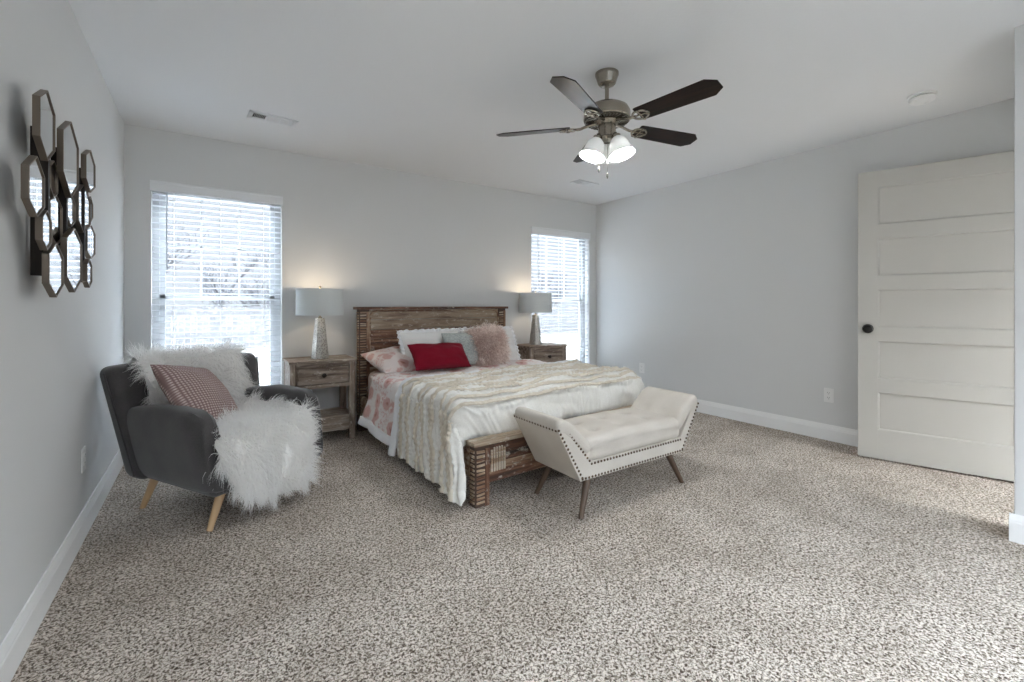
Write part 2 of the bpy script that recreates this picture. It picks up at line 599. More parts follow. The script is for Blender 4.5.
    def build(s, name, mat, parent=None, angle=38, merge=True):
        me = bpy.data.meshes.new(name)
        me.from_pydata(s.v, [], s.f)
        bm = bmesh.new()
        bm.from_mesh(me)
        if merge:
            bmesh.ops.remove_doubles(bm, verts=bm.verts[:], dist=2e-5)
            bmesh.ops.recalc_face_normals(bm, faces=bm.faces[:])
        ca = math.radians(angle)
        for f in bm.faces:
            f.smooth = True
        for e in bm.edges:
            e.smooth = not (len(e.link_faces) == 2 and e.calc_face_angle(0) > ca)
        bm.to_mesh(me)
        bm.free()
        me.materials.append(mat)
        o = bpy.data.objects.new(name, me)
        C.objects.link(o)
        if len(me.polygons) < 4000:
            wn_ = o.modifiers.new('weighted', 'WEIGHTED_NORMAL')
            wn_.keep_sharp = True
        if parent:
            o.parent = parent
        return o


def thing(name, label, cat, loc=(0, 0, 0), rz=0.0, group=None, kind=None):
    o = bpy.data.objects.new(name, None)
    C.objects.link(o)
    o.empty_display_size = 0.1
    o.location = loc
    o.rotation_euler = (0, 0, rz)
    tag(o, label, cat, group, kind)
    return o


def tag(o, label, cat, group=None, kind=None):
    o['label'] = label
    o['category'] = cat
    if group:
        o['group'] = group
    if kind:
        o['kind'] = kind
    return o


def struct(o, label, cat):
    return tag(o, label, cat, None, 'structure')


def copy_tree(o, parent=None):
    c = o.copy()
    C.objects.link(c)
    if parent:
        c.parent = parent
    for ch in list(o.children):
        copy_tree(ch, c)
    return c


def solidify(o, t, off=-1):
    m = o.modifiers.new('thickness', 'SOLIDIFY')
    m.thickness = t
    m.offset = off
    return o


def nz(x, y, z=0.0):
    return noise.noise(Vector((x, y, z)))


def sstep(a, b, x):
    t = max(0.0, min(1.0, (x - a) / (b - a)))
    return t * t * (3 - 2 * t)


def strands(name, roots, dirs, lens, grav, rad, mat, parent, K=5, wig=0.12, zmin=None):
    """tapered fur strands as one mesh; grav bends each strand downward"""
    N = len(roots)
    roots = np.asarray(roots, float)
    dirs = np.asarray(dirs, float)
    dirs /= np.linalg.norm(dirs, axis=1)[:, None]
    lens = np.asarray(lens, float)
    grav = np.broadcast_to(np.asarray(grav, float), (N,))
    t = np.linspace(0, 1, K)
    P = roots[:, None, :] + dirs[:, None, :] * (lens[:, None] * t)[:, :, None]
    P[:, :, 2] -= (grav * lens)[:, None] * (t ** 2)[None]
    wv = rng.normal(0, 1, (N, 3))
    ph = rng.uniform(0, 6.28, N)
    P += wv[:, None, :] * (np.sin(t[None] * 4 + ph[:, None]) - np.sin(ph)[:, None])[:, :, None] * (lens * wig)[:, None, None] * 0.5
    if zmin is not None:
        P[:, :, 2] = np.maximum(P[:, :, 2], zmin)
    rv = rng.normal(0, 1, (N, 3))
    s1 = np.cross(dirs, rv)
    s1 /= np.linalg.norm(s1, axis=1)[:, None]
    V = np.zeros((N, K, 2, 3))
    rr = rad * (1 - 0.85 * t)
    for j in range(2):
        V[:, :, j, :] = P + s1[:, None, :] * (rr * (1, -1)[j])[None, :, None]
    V = V.reshape(-1, 3)
    base = (np.arange(N) * K * 2)[:, None, None]
    k = (np.arange(K - 1) * 2)[None, :, None]
    F = (base + k + np.array([0, 1, 3, 2])[None, None]).reshape(-1, 4)
    me = bpy.data.meshes.new(name)
    me.vertices.add(len(V))
    me.vertices.foreach_set('co', V.ravel())
    me.loops.add(F.size)
    me.loops.foreach_set('vertex_index', F.ravel().astype(np.int32))
    me.polygons.add(len(F))
    me.polygons.foreach_set('loop_start', (np.arange(len(F)) * 4).astype(np.int32))
    me.polygons.foreach_set('use_smooth', np.ones(len(F), bool))
    me.update(calc_edges=True)
    me.validate()
    me.materials.append(mat)
    o = bpy.data.objects.new(name, me)
    C.objects.link(o)
    if parent:
        o.parent = parent
    return o


# ------------------------------------------------------------------ room shell
XC, YC = 3.668, -3.865          # outer corner where the room narrows beside the doorway
fl = MB().box(-0.15, W + 0.15, YN - 0.15, 0.15, -0.15, 0.0).build('floor', M['carpet'])
struct(fl, 'speckled brown and cream carpet covering the bedroom floor', 'floor')
ce = MB().box(-0.15, W + 0.15, YN - 0.15, 0.15, H, H + 0.15).build('ceiling', M['ceiling'])
struct(ce, 'flat pale textured ceiling over the bedroom', 'ceiling')
wl = MB().box(-0.15, 0, YN - 0.15, 0.15, 0, H).build('wall_left', M['wall'])
struct(wl, 'pale grey wall behind the hexagon mirror', 'wall')
wr = MB().box(W, W + 0.15, YN - 0.15, 0.15, 0, H).build('wall_right', M['wall'])
struct(wr, 'long blank pale wall running back from the open door', 'wall')


def wall_with_holes(name, x0, x1, y0, y1, holes):
    mb = MB()
    xs = x0
    for a, b, c, d in holes:
        mb.box(xs, a, y0, y1, 0, H)
        if c > 0:
            mb.box(a, b, y0, y1, 0, c)
        mb.box(a, b, y0, y1, d, H)
        xs = b
    mb.box(xs, x1, y0, y1, 0, H)
    return mb.build(name, M['wall'], merge=False)


wb = wall_with_holes('wall_back', 0, W, 0, 0.15, WIN)
struct(wb, 'pale grey wall with two windows behind the bed', 'wall')
wn = wall_with_holes('wall_near', 0, XC + 0.12, YN - 0.15, YN, [FILL_WIN])
struct(wn, 'wall with an added fill light window facing the back wall', 'wall')
wc = MB().box(XC, XC + 0.12, YN, YC, 0, H, 0.006).build('wall_corner', M['wall'])
struct(wc, 'rounded outer wall corner beside the open door', 'wall')
wdw = wall_with_holes('wall_doorway', XC + 0.12, W, YC - 0.12, YC, [(3.87, 4.70, 0, 2.06)])
struct(wdw, 'short wall holding the doorway', 'wall')


def base_prof(t=0.015, h=0.13):
    return [(0, 0), (t, 0), (t, h * .70), (t * .82, h * .74), (t * .82, h * .80), (t * .55, h * .88), (t * .4, h), (0, h)]


def baseboard(name, label, p0, p1):
    """p0->p1 runs along the wall, the board stands to the left of that direction"""
    p0, p1 = Vector(p0), Vector(p1)
    d = (p1 - p0).normalized()
    nrm = Vector((-d.y, d.x, 0))
    pr = base_prof()
    mb = MB()
    vs = []
    for q in (p0, p1):
        for a, z in pr:
            vs.append(q + nrm * a + Vector((0, 0, z)))
    n = len(pr)
    fs = [(i, (i + 1) % n, n + (i + 1) % n, n + i) for i in range(n)] + [tuple(range(n)), tuple(range(n, 2 * n))[::-1]]
    o = mb.add(vs, fs).build(name, M['trim'], angle=20)
    return struct(o, label, 'baseboard')


baseboard('baseboard_left', 'white baseboard along the mirror wall', (0, 0, 0), (0, YN, 0))
baseboard('baseboard_back', 'white baseboard under the windows', (W, 0, 0), (0, 0, 0))
baseboard('baseboard_right', 'white baseboard along the long blank wall', (W, -3.85, 0), (W, 0, 0))
baseboard('baseboard_corner', 'white baseboard round the outer wall corner', (XC, YN, 0), (XC, YC + 0.015, 0)).location = (0, 0, 0)
bb = bpy.data.objects['baseboard_corner']
baseboard('baseboard_doorway', 'white baseboard beside the doorway', (XC, YC, 0), (3.80, YC, 0))


def window(i, hole, y_in=0.0, outward=1, label=''):
    a, b, c, d = hole
    y0, y1 = y_in + outward * 0.085, y_in + outward * 0.15
    lo, hi = min(y0, y1), max(y0, y1)
    f = MB()
    w = 0.045
    f.box(a, a + w, lo, hi, c, d).box(b - w, b, lo, hi, c, d).box(a, b, lo, hi, d - w, d).box(a, b, lo, hi, c, c + w)
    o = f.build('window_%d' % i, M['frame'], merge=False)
    struct(o, label, 'window')
    # sill board
    MB().box(a, b, min(y_in, y0), max(y_in, y0), c, c + 0.02, 0.004).build('window_sill', M['trim'], o)
    zm = c + (d - c) * 0.49
    g0, g1 = a + w, b - w
    ym = (lo + hi) / 2
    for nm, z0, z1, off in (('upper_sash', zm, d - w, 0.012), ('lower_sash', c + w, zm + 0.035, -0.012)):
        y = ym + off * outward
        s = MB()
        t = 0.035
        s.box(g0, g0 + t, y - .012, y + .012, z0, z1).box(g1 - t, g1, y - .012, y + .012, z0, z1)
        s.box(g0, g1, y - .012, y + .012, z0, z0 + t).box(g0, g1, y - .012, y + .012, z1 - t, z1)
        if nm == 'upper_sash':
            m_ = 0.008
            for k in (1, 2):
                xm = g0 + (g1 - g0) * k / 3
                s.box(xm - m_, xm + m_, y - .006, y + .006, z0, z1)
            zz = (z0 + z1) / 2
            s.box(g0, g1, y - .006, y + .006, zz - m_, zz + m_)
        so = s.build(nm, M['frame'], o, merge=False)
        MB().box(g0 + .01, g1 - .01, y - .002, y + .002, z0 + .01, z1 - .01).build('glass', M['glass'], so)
    return o


window(1, WIN[0], 0.0, 1, 'white framed window behind the charcoal armchair')
window(2, WIN[1], 0.0, 1, 'white framed window beside the far corner of the room')
window(3, FILL_WIN, YN, -1, 'wide unseen window added for fill light in the wall facing the bed')


def blind(hole, label):
    a, b, c, d = hole
    t = thing('window_blind', label, 'blind', ((a + b) / 2, 0.0, c), 0, 'white slatted blinds in the bedroom windows')
    hw = (b - a) / 2 - 0.006
    hh = d - c
    # valance with a stepped profile, proud of the wall
    MB().prism([(-0.012, hh - 0.075), (-0.006, hh - 0.078), (0.0, hh - 0.078), (0.0, hh + 0.002), (-0.014, hh + 0.002),
                (-0.018, hh - 0.008), (-0.012, hh - 0.02)], 0, -hw - 0.012, hw + 0.012).build('valance', M['sash'], t, angle=20)
    MB().box(-hw, hw, 0.004, 0.056, hh - 0.055, hh - 0.002, 0.003).build('headrail', M['sash'], t)
    sp = 0.0442
    z = hh - 0.088
    s = MB()
    tilt = math.radians(-3)
    while z > 0.075:
        n = 5
        P = []
        for k in range(n):
            q = -0.026 + 0.052 * k / (n - 1)
            P.append((q, z + q * math.sin(tilt) + 0.002 * (1 - (q / 0.025) ** 2)))
        top = P
        bot = [(q, zz - 0.0034) for q, zz in P[::-1]]
        poly = top + bot
        vs, fs = [], []
        for x in (-hw, hw):
            vs += [(x, 0.031 + q, zz) for q, zz in poly]
        m_ = len(poly)
        fs = [(i, (i + 1) % m_, m_ + (i + 1) % m_, m_ + i) for i in range(m_)] + [tuple(range(m_)), tuple(range(m_, 2 * m_))[::-1]]
        s.add(vs, fs)
        z -= sp
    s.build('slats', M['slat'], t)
    MB().box(-hw, hw, 0.006, 0.056, 0.03, 0.05, 0.004).build('bottom_rail', M['slat'], t)
    for x in (-hw + 0.13, 0.0, hw - 0.13):
        cd = MB()
        for y in (0.003, 0.059):
            cd.tube([(x, y, hh - 0.06), (x, y, 0.04)], 0.0012, 5)
        cd.build('ladder_cord', M['cord'], t)
    MB().tube([(-hw + 0.09, -0.004, hh - 0.07), (-hw + 0.088, -0.008, hh - 0.3), (-hw + 0.088, -0.008, hh - 0.66)],
              [0.004, 0.0045, 0.005], 8).build('tilt_wand', M['wand'], t)
    return t


blind(WIN[0], 'white slatted blind in the window behind the charcoal armchair')
blind(WIN[1], 'white slatted blind in the window near the far right corner')

# ------------------------------------------------------------------ outdoors
g = MB().box(-25, 45, 0.151, 2.7, -0.4, -0.2).build('ground_bounce', M['concrete'])  # near strip out of view, added pale to bounce daylight onto the ceiling
struct(g, 'pale paving strip added out of view to bounce daylight to the ceiling', 'ground')
g = MB().box(-25, 45, 2.7, 60, -0.4, -0.2).build('ground_grass', M['drygrass'])
struct(g, 'dry winter grass beyond the paving', 'ground')
ft = thing('garden_fence', 'weathered grey board fence seen through the window blinds', 'fence', (8, 11.5, -0.2))
fb = MB()
x = -16.0
while x < 20:
    hgt = 1.25 + random.uniform(-0.02, 0.02)
    fb.box(x, x + 0.135, -0.01, 0.01, 0.03, hgt)
    x += 0.145
fb.build('fence_boards', M['fence'], ft, merge=False)
fr = MB()
for z in (0.35, 1.0):
    fr.box(-16, 20, 0.01, 0.05, z, z + 0.09)
fr.build('fence_rails', M['fence'], ft, merge=False)


def tree(x, y, hgt, seed, label):
    r = random.Random(seed)
    t = thing('bare_tree', label, 'tree', (x, y, -0.2), 0, 'leafless trees beyond the fence')
    tr, br = MB(), MB()

    def grow(mb, p, d, ln, rad, lev):
        pts, q, dd = [p], p.copy(), d.copy()
        rads = [rad]
        n = 3
        for k in range(n):
            dd = (dd + Vector((r.uniform(-1, 1), r.uniform(-1, 1), r.uniform(-.2, .6))) * 0.18).normalized()
            q = q + dd * ln / n
            pts.append(q.copy())
            rads.append(rad * (1 - 0.5 * (k + 1) / n))
        mb.tube(pts, rads, 6 if lev < 2 else 3, cap=False)
        if lev >= 5:
            return
        for k in range(4 if lev < 3 else 3):
            a = r.uniform(0, 2 * PI)
            side = Vector((math.cos(a), math.sin(a), r.uniform(0.1, 0.7))).normalized()
            nd = (dd * 0.65 + side * 0.75).normalized()
            grow(br, pts[r.choice((1, 2, 3, 3))], nd, ln * r.uniform(0.55, 0.78), max(rad * 0.5, 0.006), lev + 1)
    grow(tr, Vector((0, 0, 0)), Vector((0, 0, 1)), hgt * 0.33, hgt * 0.022, 0)
    tr.build('trunk', M['bark'], t, merge=False)
    br.build('branches', M['bark'], t, merge=False)


tree(-0.9, 13.0, 5.4, 1, 'bare tree showing through the left part of the left window')
tree(2.2, 13.6, 4.6, 5, 'bare tree showing through the right part of the left window')
tree(0.8, 17.0, 4.6, 9, 'bare tree farthest off in the middle of the left window')
tree(12.6, 12.8, 4.2, 4, 'bare tree showing through the left part of the far window')
tree(15.8, 14.5, 4.4, 6, 'bare tree showing through the right part of the far window')

pr = MB().box(-1.5, 5.5, YN - 0.75, YN - 0.16, 2.5, 2.6).build('sky_blocker', M['trim'])  # unseen overhang, added to block zenith light at the fill window
struct(pr, 'unseen roof slab added to keep high sky out of the fill window', 'roof')

# ------------------------------------------------------------------ door
dl = Vector((4.482, -2.978, 0.012))
dr = Vector((4.733, -3.852, 0.012))     # hinge side
ang = math.atan2(dr.y - dl.y, dr.x - dl.x)
DW, DH, DT = 0.909, 2.075, 0.035
do = MB()
st = 0.115
rails = [0.0, 0.215]
ph = 0.268
zs = [0.0]
z = 0.21
bands = []
for k in range(5):
    bands.append((z, z + ph))
    z += ph + 0.101
# door leaf: stiles and rails around recessed panels
do.box(0, st, -DT / 2, DT / 2, 0, DH, 0.002).box(DW - st, DW, -DT / 2, DT / 2, 0, DH, 0.002)
edges = [0.0] + [q for b in bands for q in b] + [DH]
for k in range(0, len(edges), 2):
    do.box(st - .001, DW - st + .001, -DT / 2, DT / 2, edges[k], edges[k + 1], 0.002)
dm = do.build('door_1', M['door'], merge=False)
struct(dm, 'white five panel door standing open against the long wall', 'door')
for (z0, z1) in bands:
    pm = MB()
    bw = 0.015
    for sg in (-1, 1):
        yo, yi = sg * (DT / 2 - 0.001), sg * 0.006
        ins = [(0.0, yo), (0.006, yo - sg * 0.002), (bw * .5, yi + sg * 0.001), (bw, yi)]
        loops = []
        for q, y in ins:
            loops.append([(st + q, y, z0 + q), (DW - st - q, y, z0 + q), (DW - st - q, y, z1 - q), (st + q, y, z1 - q)])
        pm.grid(loops, wrap=True)
        pm.add(loops[-1], [(0, 1, 2, 3)])
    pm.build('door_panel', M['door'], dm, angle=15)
kn = MB()
KX, KZ = 0.058, 0.935
for sg in (-1, 1):
    rot = Matrix.Rotation(-sg * PI / 2, 4, 'X')
    kn.lathe([(0.033, DT / 2 - .001), (0.033, DT / 2 + .006), (0.014, DT / 2 + .010), (0.012, DT / 2 + .028), (0.022, DT / 2 + .034),
              (0.029, DT / 2 + .045), (0.028, DT / 2 + .056), (0.018, DT / 2 + .064), (0.0005, DT / 2 + .066)], 24,
             (KX, 0, KZ), rot)
kn.build('door_knob', M['black'], dm)
dm.location = dl
dm.rotation_euler = (0, 0, ang)
# doorway casing on the short wall
cs = MB()
cs.box(3.81, 3.87, YC, YC + 0.016, 0, 2.12, 0.004).box(3.81, 4.745, YC, YC + 0.016, 2.06, 2.12, 0.004)
struct(cs.build('trim_1', M['trim'], merge=False), 'white casing round the doorway', 'trim')


# ------------------------------------------------------------------ ceiling fittings, outlets
def outlet(loc, rz, label):
    t = thing('wall_outlet', label, 'outlet', loc, rz, 'white wall outlets')
    MB().box(-0.036, 0.036, -0.006, 0, -0.058, 0.058, 0.0025).build('cover_plate', M['plastic'], t)
    for z in (-0.02, 0.02):
        s = MB().prism([(0.0165 * math.cos(a) , z + 0.0145 * max(-.8, min(.8, math.sin(a)))) for a in [2 * PI * k / 24 for k in range(24)]],
                       1, -0.0085, -0.005)
        so = s.build('socket', M['plastic'], t)
        sl = MB()
        sl.box(-0.0075, -0.0055, -0.009, -0.0083, z - 0.002, z + 0.008).box(0.0055, 0.0075, -0.009, -0.0083, z - 0.002, z + 0.006)
        sl.lathe([(0.0024, 0), (0.0024, 0.0006)], 10, (0, -0.0083, z - 0.008), Matrix.Rotation(PI / 2, 4, 'X'))
        sl.build('socket_slots', M['slot'], so, merge=False)
    MB().lathe([(0.003, 0), (0.0025, 0.0012)], 10, (0, -0.006, 0), Matrix.Rotation(PI / 2, 4, 'X')).build('plate_screw', M['plastic'], t)
    return t


outlet((W, -2.688, 0.372), -PI / 2, 'white wall outlet low on the blank wall nearest the open door')
outlet((W, -0.757, 0.372), -PI / 2, 'white wall outlet on the blank wall past the end of the bed')
outlet((0, -1.318, 0.372), PI / 2, 'wall outlet below the mirror beside the charcoal armchair')


def vent(loc, rz, lx, ly, label):
    t = thing('ceiling_vent', label, 'vent', loc, rz, 'white ceiling air vents')
    f = MB()
    b = 0.028
    z0, z1 = -0.008, 0.0
    f.box(-lx, lx, -ly, -ly + b, z0, z1, .002).box(-lx, lx, ly - b, ly, z0, z1, .002)
    f.box(-lx, -lx + b, -ly, ly, z0, z1, .002).box(lx - b, lx, -ly, ly, z0, z1, .002)
    third = (lx - b) / 3
    f.box(-third - .006, -third + .006, -ly + b, ly - b, z0, z1).box(third - .006, third + .006, -ly + b, ly - b, z0, z1)
    f.build('vent_frame', M['vent'], t, merge=False)
    MB().box(-lx + .01, lx - .01, -ly + .01, ly - .01, -0.001, -0.0002).build('vent_opening', M['slot'], t)
    lv = MB()
    n = 7
    for sgn in (-1, 1):
        for k in range(n):
            x = sgn * (third + 0.012 + (2 * third - 0.016) * (k + .5) / n)
            lv.prism([(x - .004 - sgn * .006, -0.001), (x - .002 - sgn * .006, -0.001), (x + .004 + sgn * .002, -0.009), (x + .002 + sgn * .002, -0.009)], 1,
                     -ly + b, ly - b)
    for k in range(5):
        y = -(ly - b) + 2 * (ly - b) * (k + .5) / 5
        lv.prism([(y - .008, -0.001), (y - .006, -0.001), (y + .004, -0.009), (y + .002, -0.009)], 0, -third + .006, third - .006)
    lv.build('vent_louvers', M['vent'], t, merge=False)
    return t


vent((0.885, -0.705, H), math.radians(4), 0.152, 0.070, 'white ceiling vent above the window with the armchair')
vent((3.89, -0.70, H), math.radians(2), 0.152, 0.070, 'white ceiling vent behind the ceiling fan near the far corner')

sd = thing('smoke_detector', 'round white smoke detector on the ceiling above the open door', 'smoke detector', (4.225, -3.40, H))
MB().lathe([(0.070, 0), (0.070, -0.010), (0.066, -0.013)], 40).build('mounting_ring', M['plastic'], sd)
MB().lathe([(0.056, -0.013), (0.056, -0.0165)], 40).build('shadow_gap', M['slot'], sd)
MB().lathe([(0.062, -0.0165), (0.066, -0.020), (0.062, -0.036), (0.048, -0.045), (0.0005, -0.047)], 40).build('detector_cover', M['plastic'], sd)
MB().lathe([(0.006, -0.046), (0.005, -0.049), (0.0005, -0.0495)], 16, (0.02, -0.01, 0.0)).build('test_button', M['vent'], sd)

# ------------------------------------------------------------------ ceiling fan
fan = thing('ceiling_fan', 'brushed nickel ceiling fan with five dark blades and three white glass shades', 'ceiling fan', (2.385, -2.475, H))
MB().lathe([(0.066, 0), (0.066, -0.012), (0.062, -0.020), (0.050, -0.058), (0.043, -0.066), (0.030, -0.070), (0.012, -0.072)], 40).build('canopy', M['nickel'], fan)
MB().lathe([(0.0115, -0.06), (0.0115, -0.20)], 20).build('downrod', M['nickel'], fan)
MB().lathe([(0.018, -0.185), (0.022, -0.195), (0.05, -0.198), (0.09, -0.205), (0.118, -0.222), (0.130, -0.245), (0.132, -0.285),
            (0.128, -0.290)], 48).build('motor_housing', M['nickel'], fan)
vt = MB()
for k in range(36):
    a = 2 * PI * k / 36
    m4 = Matrix.Rotation(a, 4, 'Z')
    vt.box(0.068, 0.124, -0.0035, 0.0035, -0.298, -0.290, 0, mat=m4)
vt.build('vent_fins', M['nickel'], fan, merge=False)
MB().lathe([(0.126, -0.289), (0.128, -0.293), (0.122, -0.297), (0.118, -0.292), (0.06, -0.292), (0.06, -0.30)], 48).build('vent_ring', M['nickel_d'], fan)
MB().lathe([(0.070, -0.292), (0.072, -0.300), (0.058, -0.312), (0.050, -0.318), (0.050, -0.385), (0.054, -0.390), (0.040, -0.404), (0.0005, -0.408)], 40).build('switch_housing', M['nickel'], fan)
BZ = -0.318


def blade(ang):
    pitch = Matrix.Rotation(math.radians(-13), 4, 'X')
    m4 = Matrix.Rotation(ang, 4, 'Z') @ Matrix.Translation((0, 0, BZ)) @ pitch
    r0, r1 = 0.205, 0.645
    w0, w1 = 0.052, 0.066
    out = [(r0, -w0), (r0 + .012, -w0 - .004), (r1 - .048, -w1), (r1, -w1 + .036), (r1, w1 - .036), (r1 - .048, w1), (r0 + .012, w0 + .004), (r0, w0)]
    b = MB().prism(out, 2, -0.003, 0.003, 0.0015).build('blade', M['walnut'], fan, angle=30)
    # the mesh keeps its grain along its own x axis
    b.matrix_local = m4
    ir = MB()
    ir.tube([(0.055, 0, 0.018), (0.10, 0, 0.010), (0.15, 0, -0.006), (0.19, 0, -0.008)], [0.010, 0.009, 0.008, 0.008], 8)
    loop = []
    for k in range(24):
        a = 2 * PI * k / 24
        loop.append((0.222 + 0.045 * math.cos(a), 0.036 * math.sin(a), -0.008))
    ir.tube(loop, 0.0065, 8, closed=True)
    ir.tube([(0.18, 0, -0.008), (0.268, 0, -0.008)], 0.005, 8)
    ir.tube([(0.222, -0.036, -0.008), (0.222, 0.036, -0.008)], 0.005, 8)
    for (x, y) in ((0.262, 0.0), (0.225, 0.036), (0.225, -0.036)):
        ir.lathe([(0.009, -0.016), (0.009, -0.004)], 12, (x, y, 0))
    i = ir.build('blade_arm', M['nickel'], fan, merge=False)
    i.matrix_local = m4
    return b


for k in range(5):
    blade(math.radians(60.5 + 72 * k))


def shade(ang):
    t = math.radians(17)
    m4 = Matrix.Rotation(ang, 4, 'Z') @ Matrix.Translation((0.058, 0, -0.385)) @ Matrix.Rotation(-t, 4, 'Y')
    arm = MB().tube([(-0.025, 0, 0.012), (0.0, 0, 0.006), (0.0, 0, -0.012)], 0.012, 12)
    arm.lathe([(0.016, 0.002), (0.024, -0.004), (0.025, -0.020), (0.022, -0.024)], 24)
    a = arm.build('shade_fitter', M['nickel'], fan, merge=False)
    a.matrix_local = m4
    pr = [(0.021, -0.014), (0.032, -0.022), (0.045, -0.038), (0.053, -0.058), (0.057, -0.080), (0.062, -0.100), (0.071, -0.118),
          (0.076, -0.126), (0.073, -0.126), (0.067, -0.117), (0.058, -0.098), (0.053, -0.079), (0.049, -0.060), (0.041, -0.041), (0.018, -0.026)]
    s = MB().lathe(pr, 40, cap=False).build('glass_shade', M['opal'], fan)
    s.matrix_local = m4
    b = MB().lathe([(0.008, -0.022), (0.010, -0.035), (0.020, -0.060), (0.021, -0.072), (0.014, -0.086), (0.0005, -0.09)], 20).build('light_bulb', M['bulb'], fan)
    b.matrix_local = m4
    l = bpy.data.lights.new('fan_bulb_light', 'POINT')
    l.energy = FAN_W
    l.color = (0.96, 0.985, 1.0)
    l.shadow_soft_size = 0.025
    lo = bpy.data.objects.new('fan_bulb_light', l)
    C.objects.link(lo)
    lo.location = Vector(fan.location) + (m4 @ Vector((0, 0, -0.105))) + Vector((0, 0, 0.02))


FAN_W = 4.0
for k in range(3):
    shade(math.radians(44 + 120 * k))
for (x, y, ln) in ((-0.058, 0.006, 0.175), (-0.034, -0.036, 0.215)):
    r_ = math.hypot(x, y)
    ch = MB().tube([(x * .045 / r_, y * .045 / r_, -0.372), (x, y, -0.385), (x, y, -0.385 - ln)], 0.0015, 6)
    c_ = ch.build('pull_chain', M['nickel'], fan)
    MB().lathe([(0.001, 0), (0.006, -0.006), (0.0065, -0.020), (0.003, -0.032), (0.0005, -0.034)], 12, (x, y, -0.385 - ln)).build('chain_fob', M['nickel_d'], c_)
for c_ in list(fan.children):
    if c_.name != 'canopy':
        c_.location.z += 0.02

# ------------------------------------------------------------------ hexagon mirror
mir = thing('wall_mirror', 'cluster of bronze framed hexagon mirrors on the left wall', 'mirror', (0, -1.9, 1.5))
HEX = [  # face x, y left, y right, top, upper shoulder, lower shoulder, bottom
    (0.070, -2.314, -2.142, 1.821, 1.770, 1.646, 1.590),
    (0.070, -2.040, -1.800, 1.823, 1.755, 1.603, 1.530),
    (0.070, -1.667, -1.472, 1.813, 1.767, 1.665, 1.623),
    (0.070, -2.417, -2.262, 1.577, 1.529, 1.432, 1.389),
    (0.070, -2.286, -2.183, 1.430, 1.400, 1.328, 1.298),
    (0.072, -2.225, -2.044, 1.336, 1.290, 1.192, 1.147),
    (0.070, -1.988, -1.742, 1.422, 1.372, 1.226, 1.170),
    (0.052, -1.700, -1.462, 1.662, 1.600, 1.480, 1.424),
    (0.058, -1.570, -1.395, 1.492, 1.458, 1.362, 1.334),
    (0.070, -1.646, -1.545, 1.325, 1.298, 1.224, 1.197),
    (0.048, -2.092, -1.996, 1.637, 1.610, 1.528, 1.500),
    (0.045, -2.080, -1.918, 1.523, 1.490, 1.370, 1.337),
    (0.045, -1.845, -1.710, 1.571, 1.540, 1.470, 1.438),
    (0.048, -1.975, -1.900, 1.345, 1.318, 1.222, 1.195),
    (0.040, -1.430, -1.330, 1.640, 1.610, 1.545, 1.515),
]
for (fx, ya, yb, zt, zu, zl, zb) in HEX:
    ym = (ya + yb) / 2
    mid = Vector((0, ym, (zt + zb) / 2))
    org = Vector((0, -1.9, 1.5))
    pts = [Vector((0, ym, zt)), Vector((0, yb, zu)), Vector((0, yb, zl)), Vector((0, ym, zb)), Vector((0, ya, zl)), Vector((0, ya, zu))]

    def ring(ins, x):
        r = []
        for p in pts:
            d = p - mid
            q = mid + d * (1 - ins / max(d.length, .01))
            r.append(q - org + Vector((x, 0, 0)))
        return r
    f = MB()
    back = fx - 0.018
    loops = [ring(0.006, back), ring(0.0, back), ring(0.0, fx - .001), ring(0.001, fx), ring(0.0045, fx), ring(0.006, fx - 0.003)]
    f.grid(loops, wrap=True)
    f.add(ring(0.006, back), [(0, 1, 2, 3, 4, 5)])
    fo = f.build('hexagon_frame', M['bronze'], mir, angle=25)
    MB().add(ring(0.0055, fx - 0.0035) + ring(0.0055, fx - 0.007), [(0, 1, 2, 3, 4, 5), (11, 10, 9, 8, 7, 6)] + [(i, (i + 1) % 6, 6 + (i + 1) % 6, 6 + i) for i in range(6)]).build('mirror_glass', M['mirror'], fo, angle=20)
br = MB()
for (ya, yb, z) in ((-2.08, -1.60, 1.705), (-2.12, -1.50, 1.47), (-2.08, -1.60, 1.255)):
    br.box(0.0, 0.016, ya + 1.9, yb + 1.9, z - 1.508, z - 1.492)
for y in (-2.14, -1.9, -1.60):
    br.box(0.010, 0.0535, y + 1.892, y + 1.908, 1.22 - 1.5, 1.72 - 1.5)
br.build('mounting_bar', M['oldiron'], mir, merge=False)


# ------------------------------------------------------------------ cushions
def cushion(name, w, h, t, mat, parent=None, n=30, pinch=0.06, wrinkle=0.0, seed=0, sag=0.0, puff=2.4, boxy=0.5, rnd=0.0):
    """pillow lying in its own x-y plane, thickness along z"""
    def pt(u, v, sg):
        x = u * w / 2 * (1 - pinch * (1 - v * v) * abs(u) ** 2 * .9)
        y = v * h / 2 * (1 - pinch * (1 - u * u) * abs(v) ** 2 * .9)
        x *= 1 - rnd * (u * v) ** 2
        y *= 1 - rnd * (u * v) ** 2
        e = max(0.0, (1 - abs(u) ** puff)) ** boxy * max(0.0, (1 - abs(v) ** puff)) ** boxy
        z = sg * t / 2 * e
        if wrinkle:
            z += sg * wrinkle * (e ** .3) * (nz(u * 2.2 + seed, v * 2.2, sg * 3 + seed) + 0.6 * nz(u * 5 + seed, v * 5, sg * 7))
        return Vector((x, y, z + sag * (u * u)))
    ts = [math.sin(-PI / 2 + PI * i / n) for i in range(n + 1)]
    mb = MB()
    for sg in (-1, 1):
        mb.grid([[pt(u, v, sg if max(abs(u), abs(v)) < .9999 else 0) for v in ts] for u in ts], flip=(sg > 0))
    return mb.build(name, mat, parent, angle=60), pt


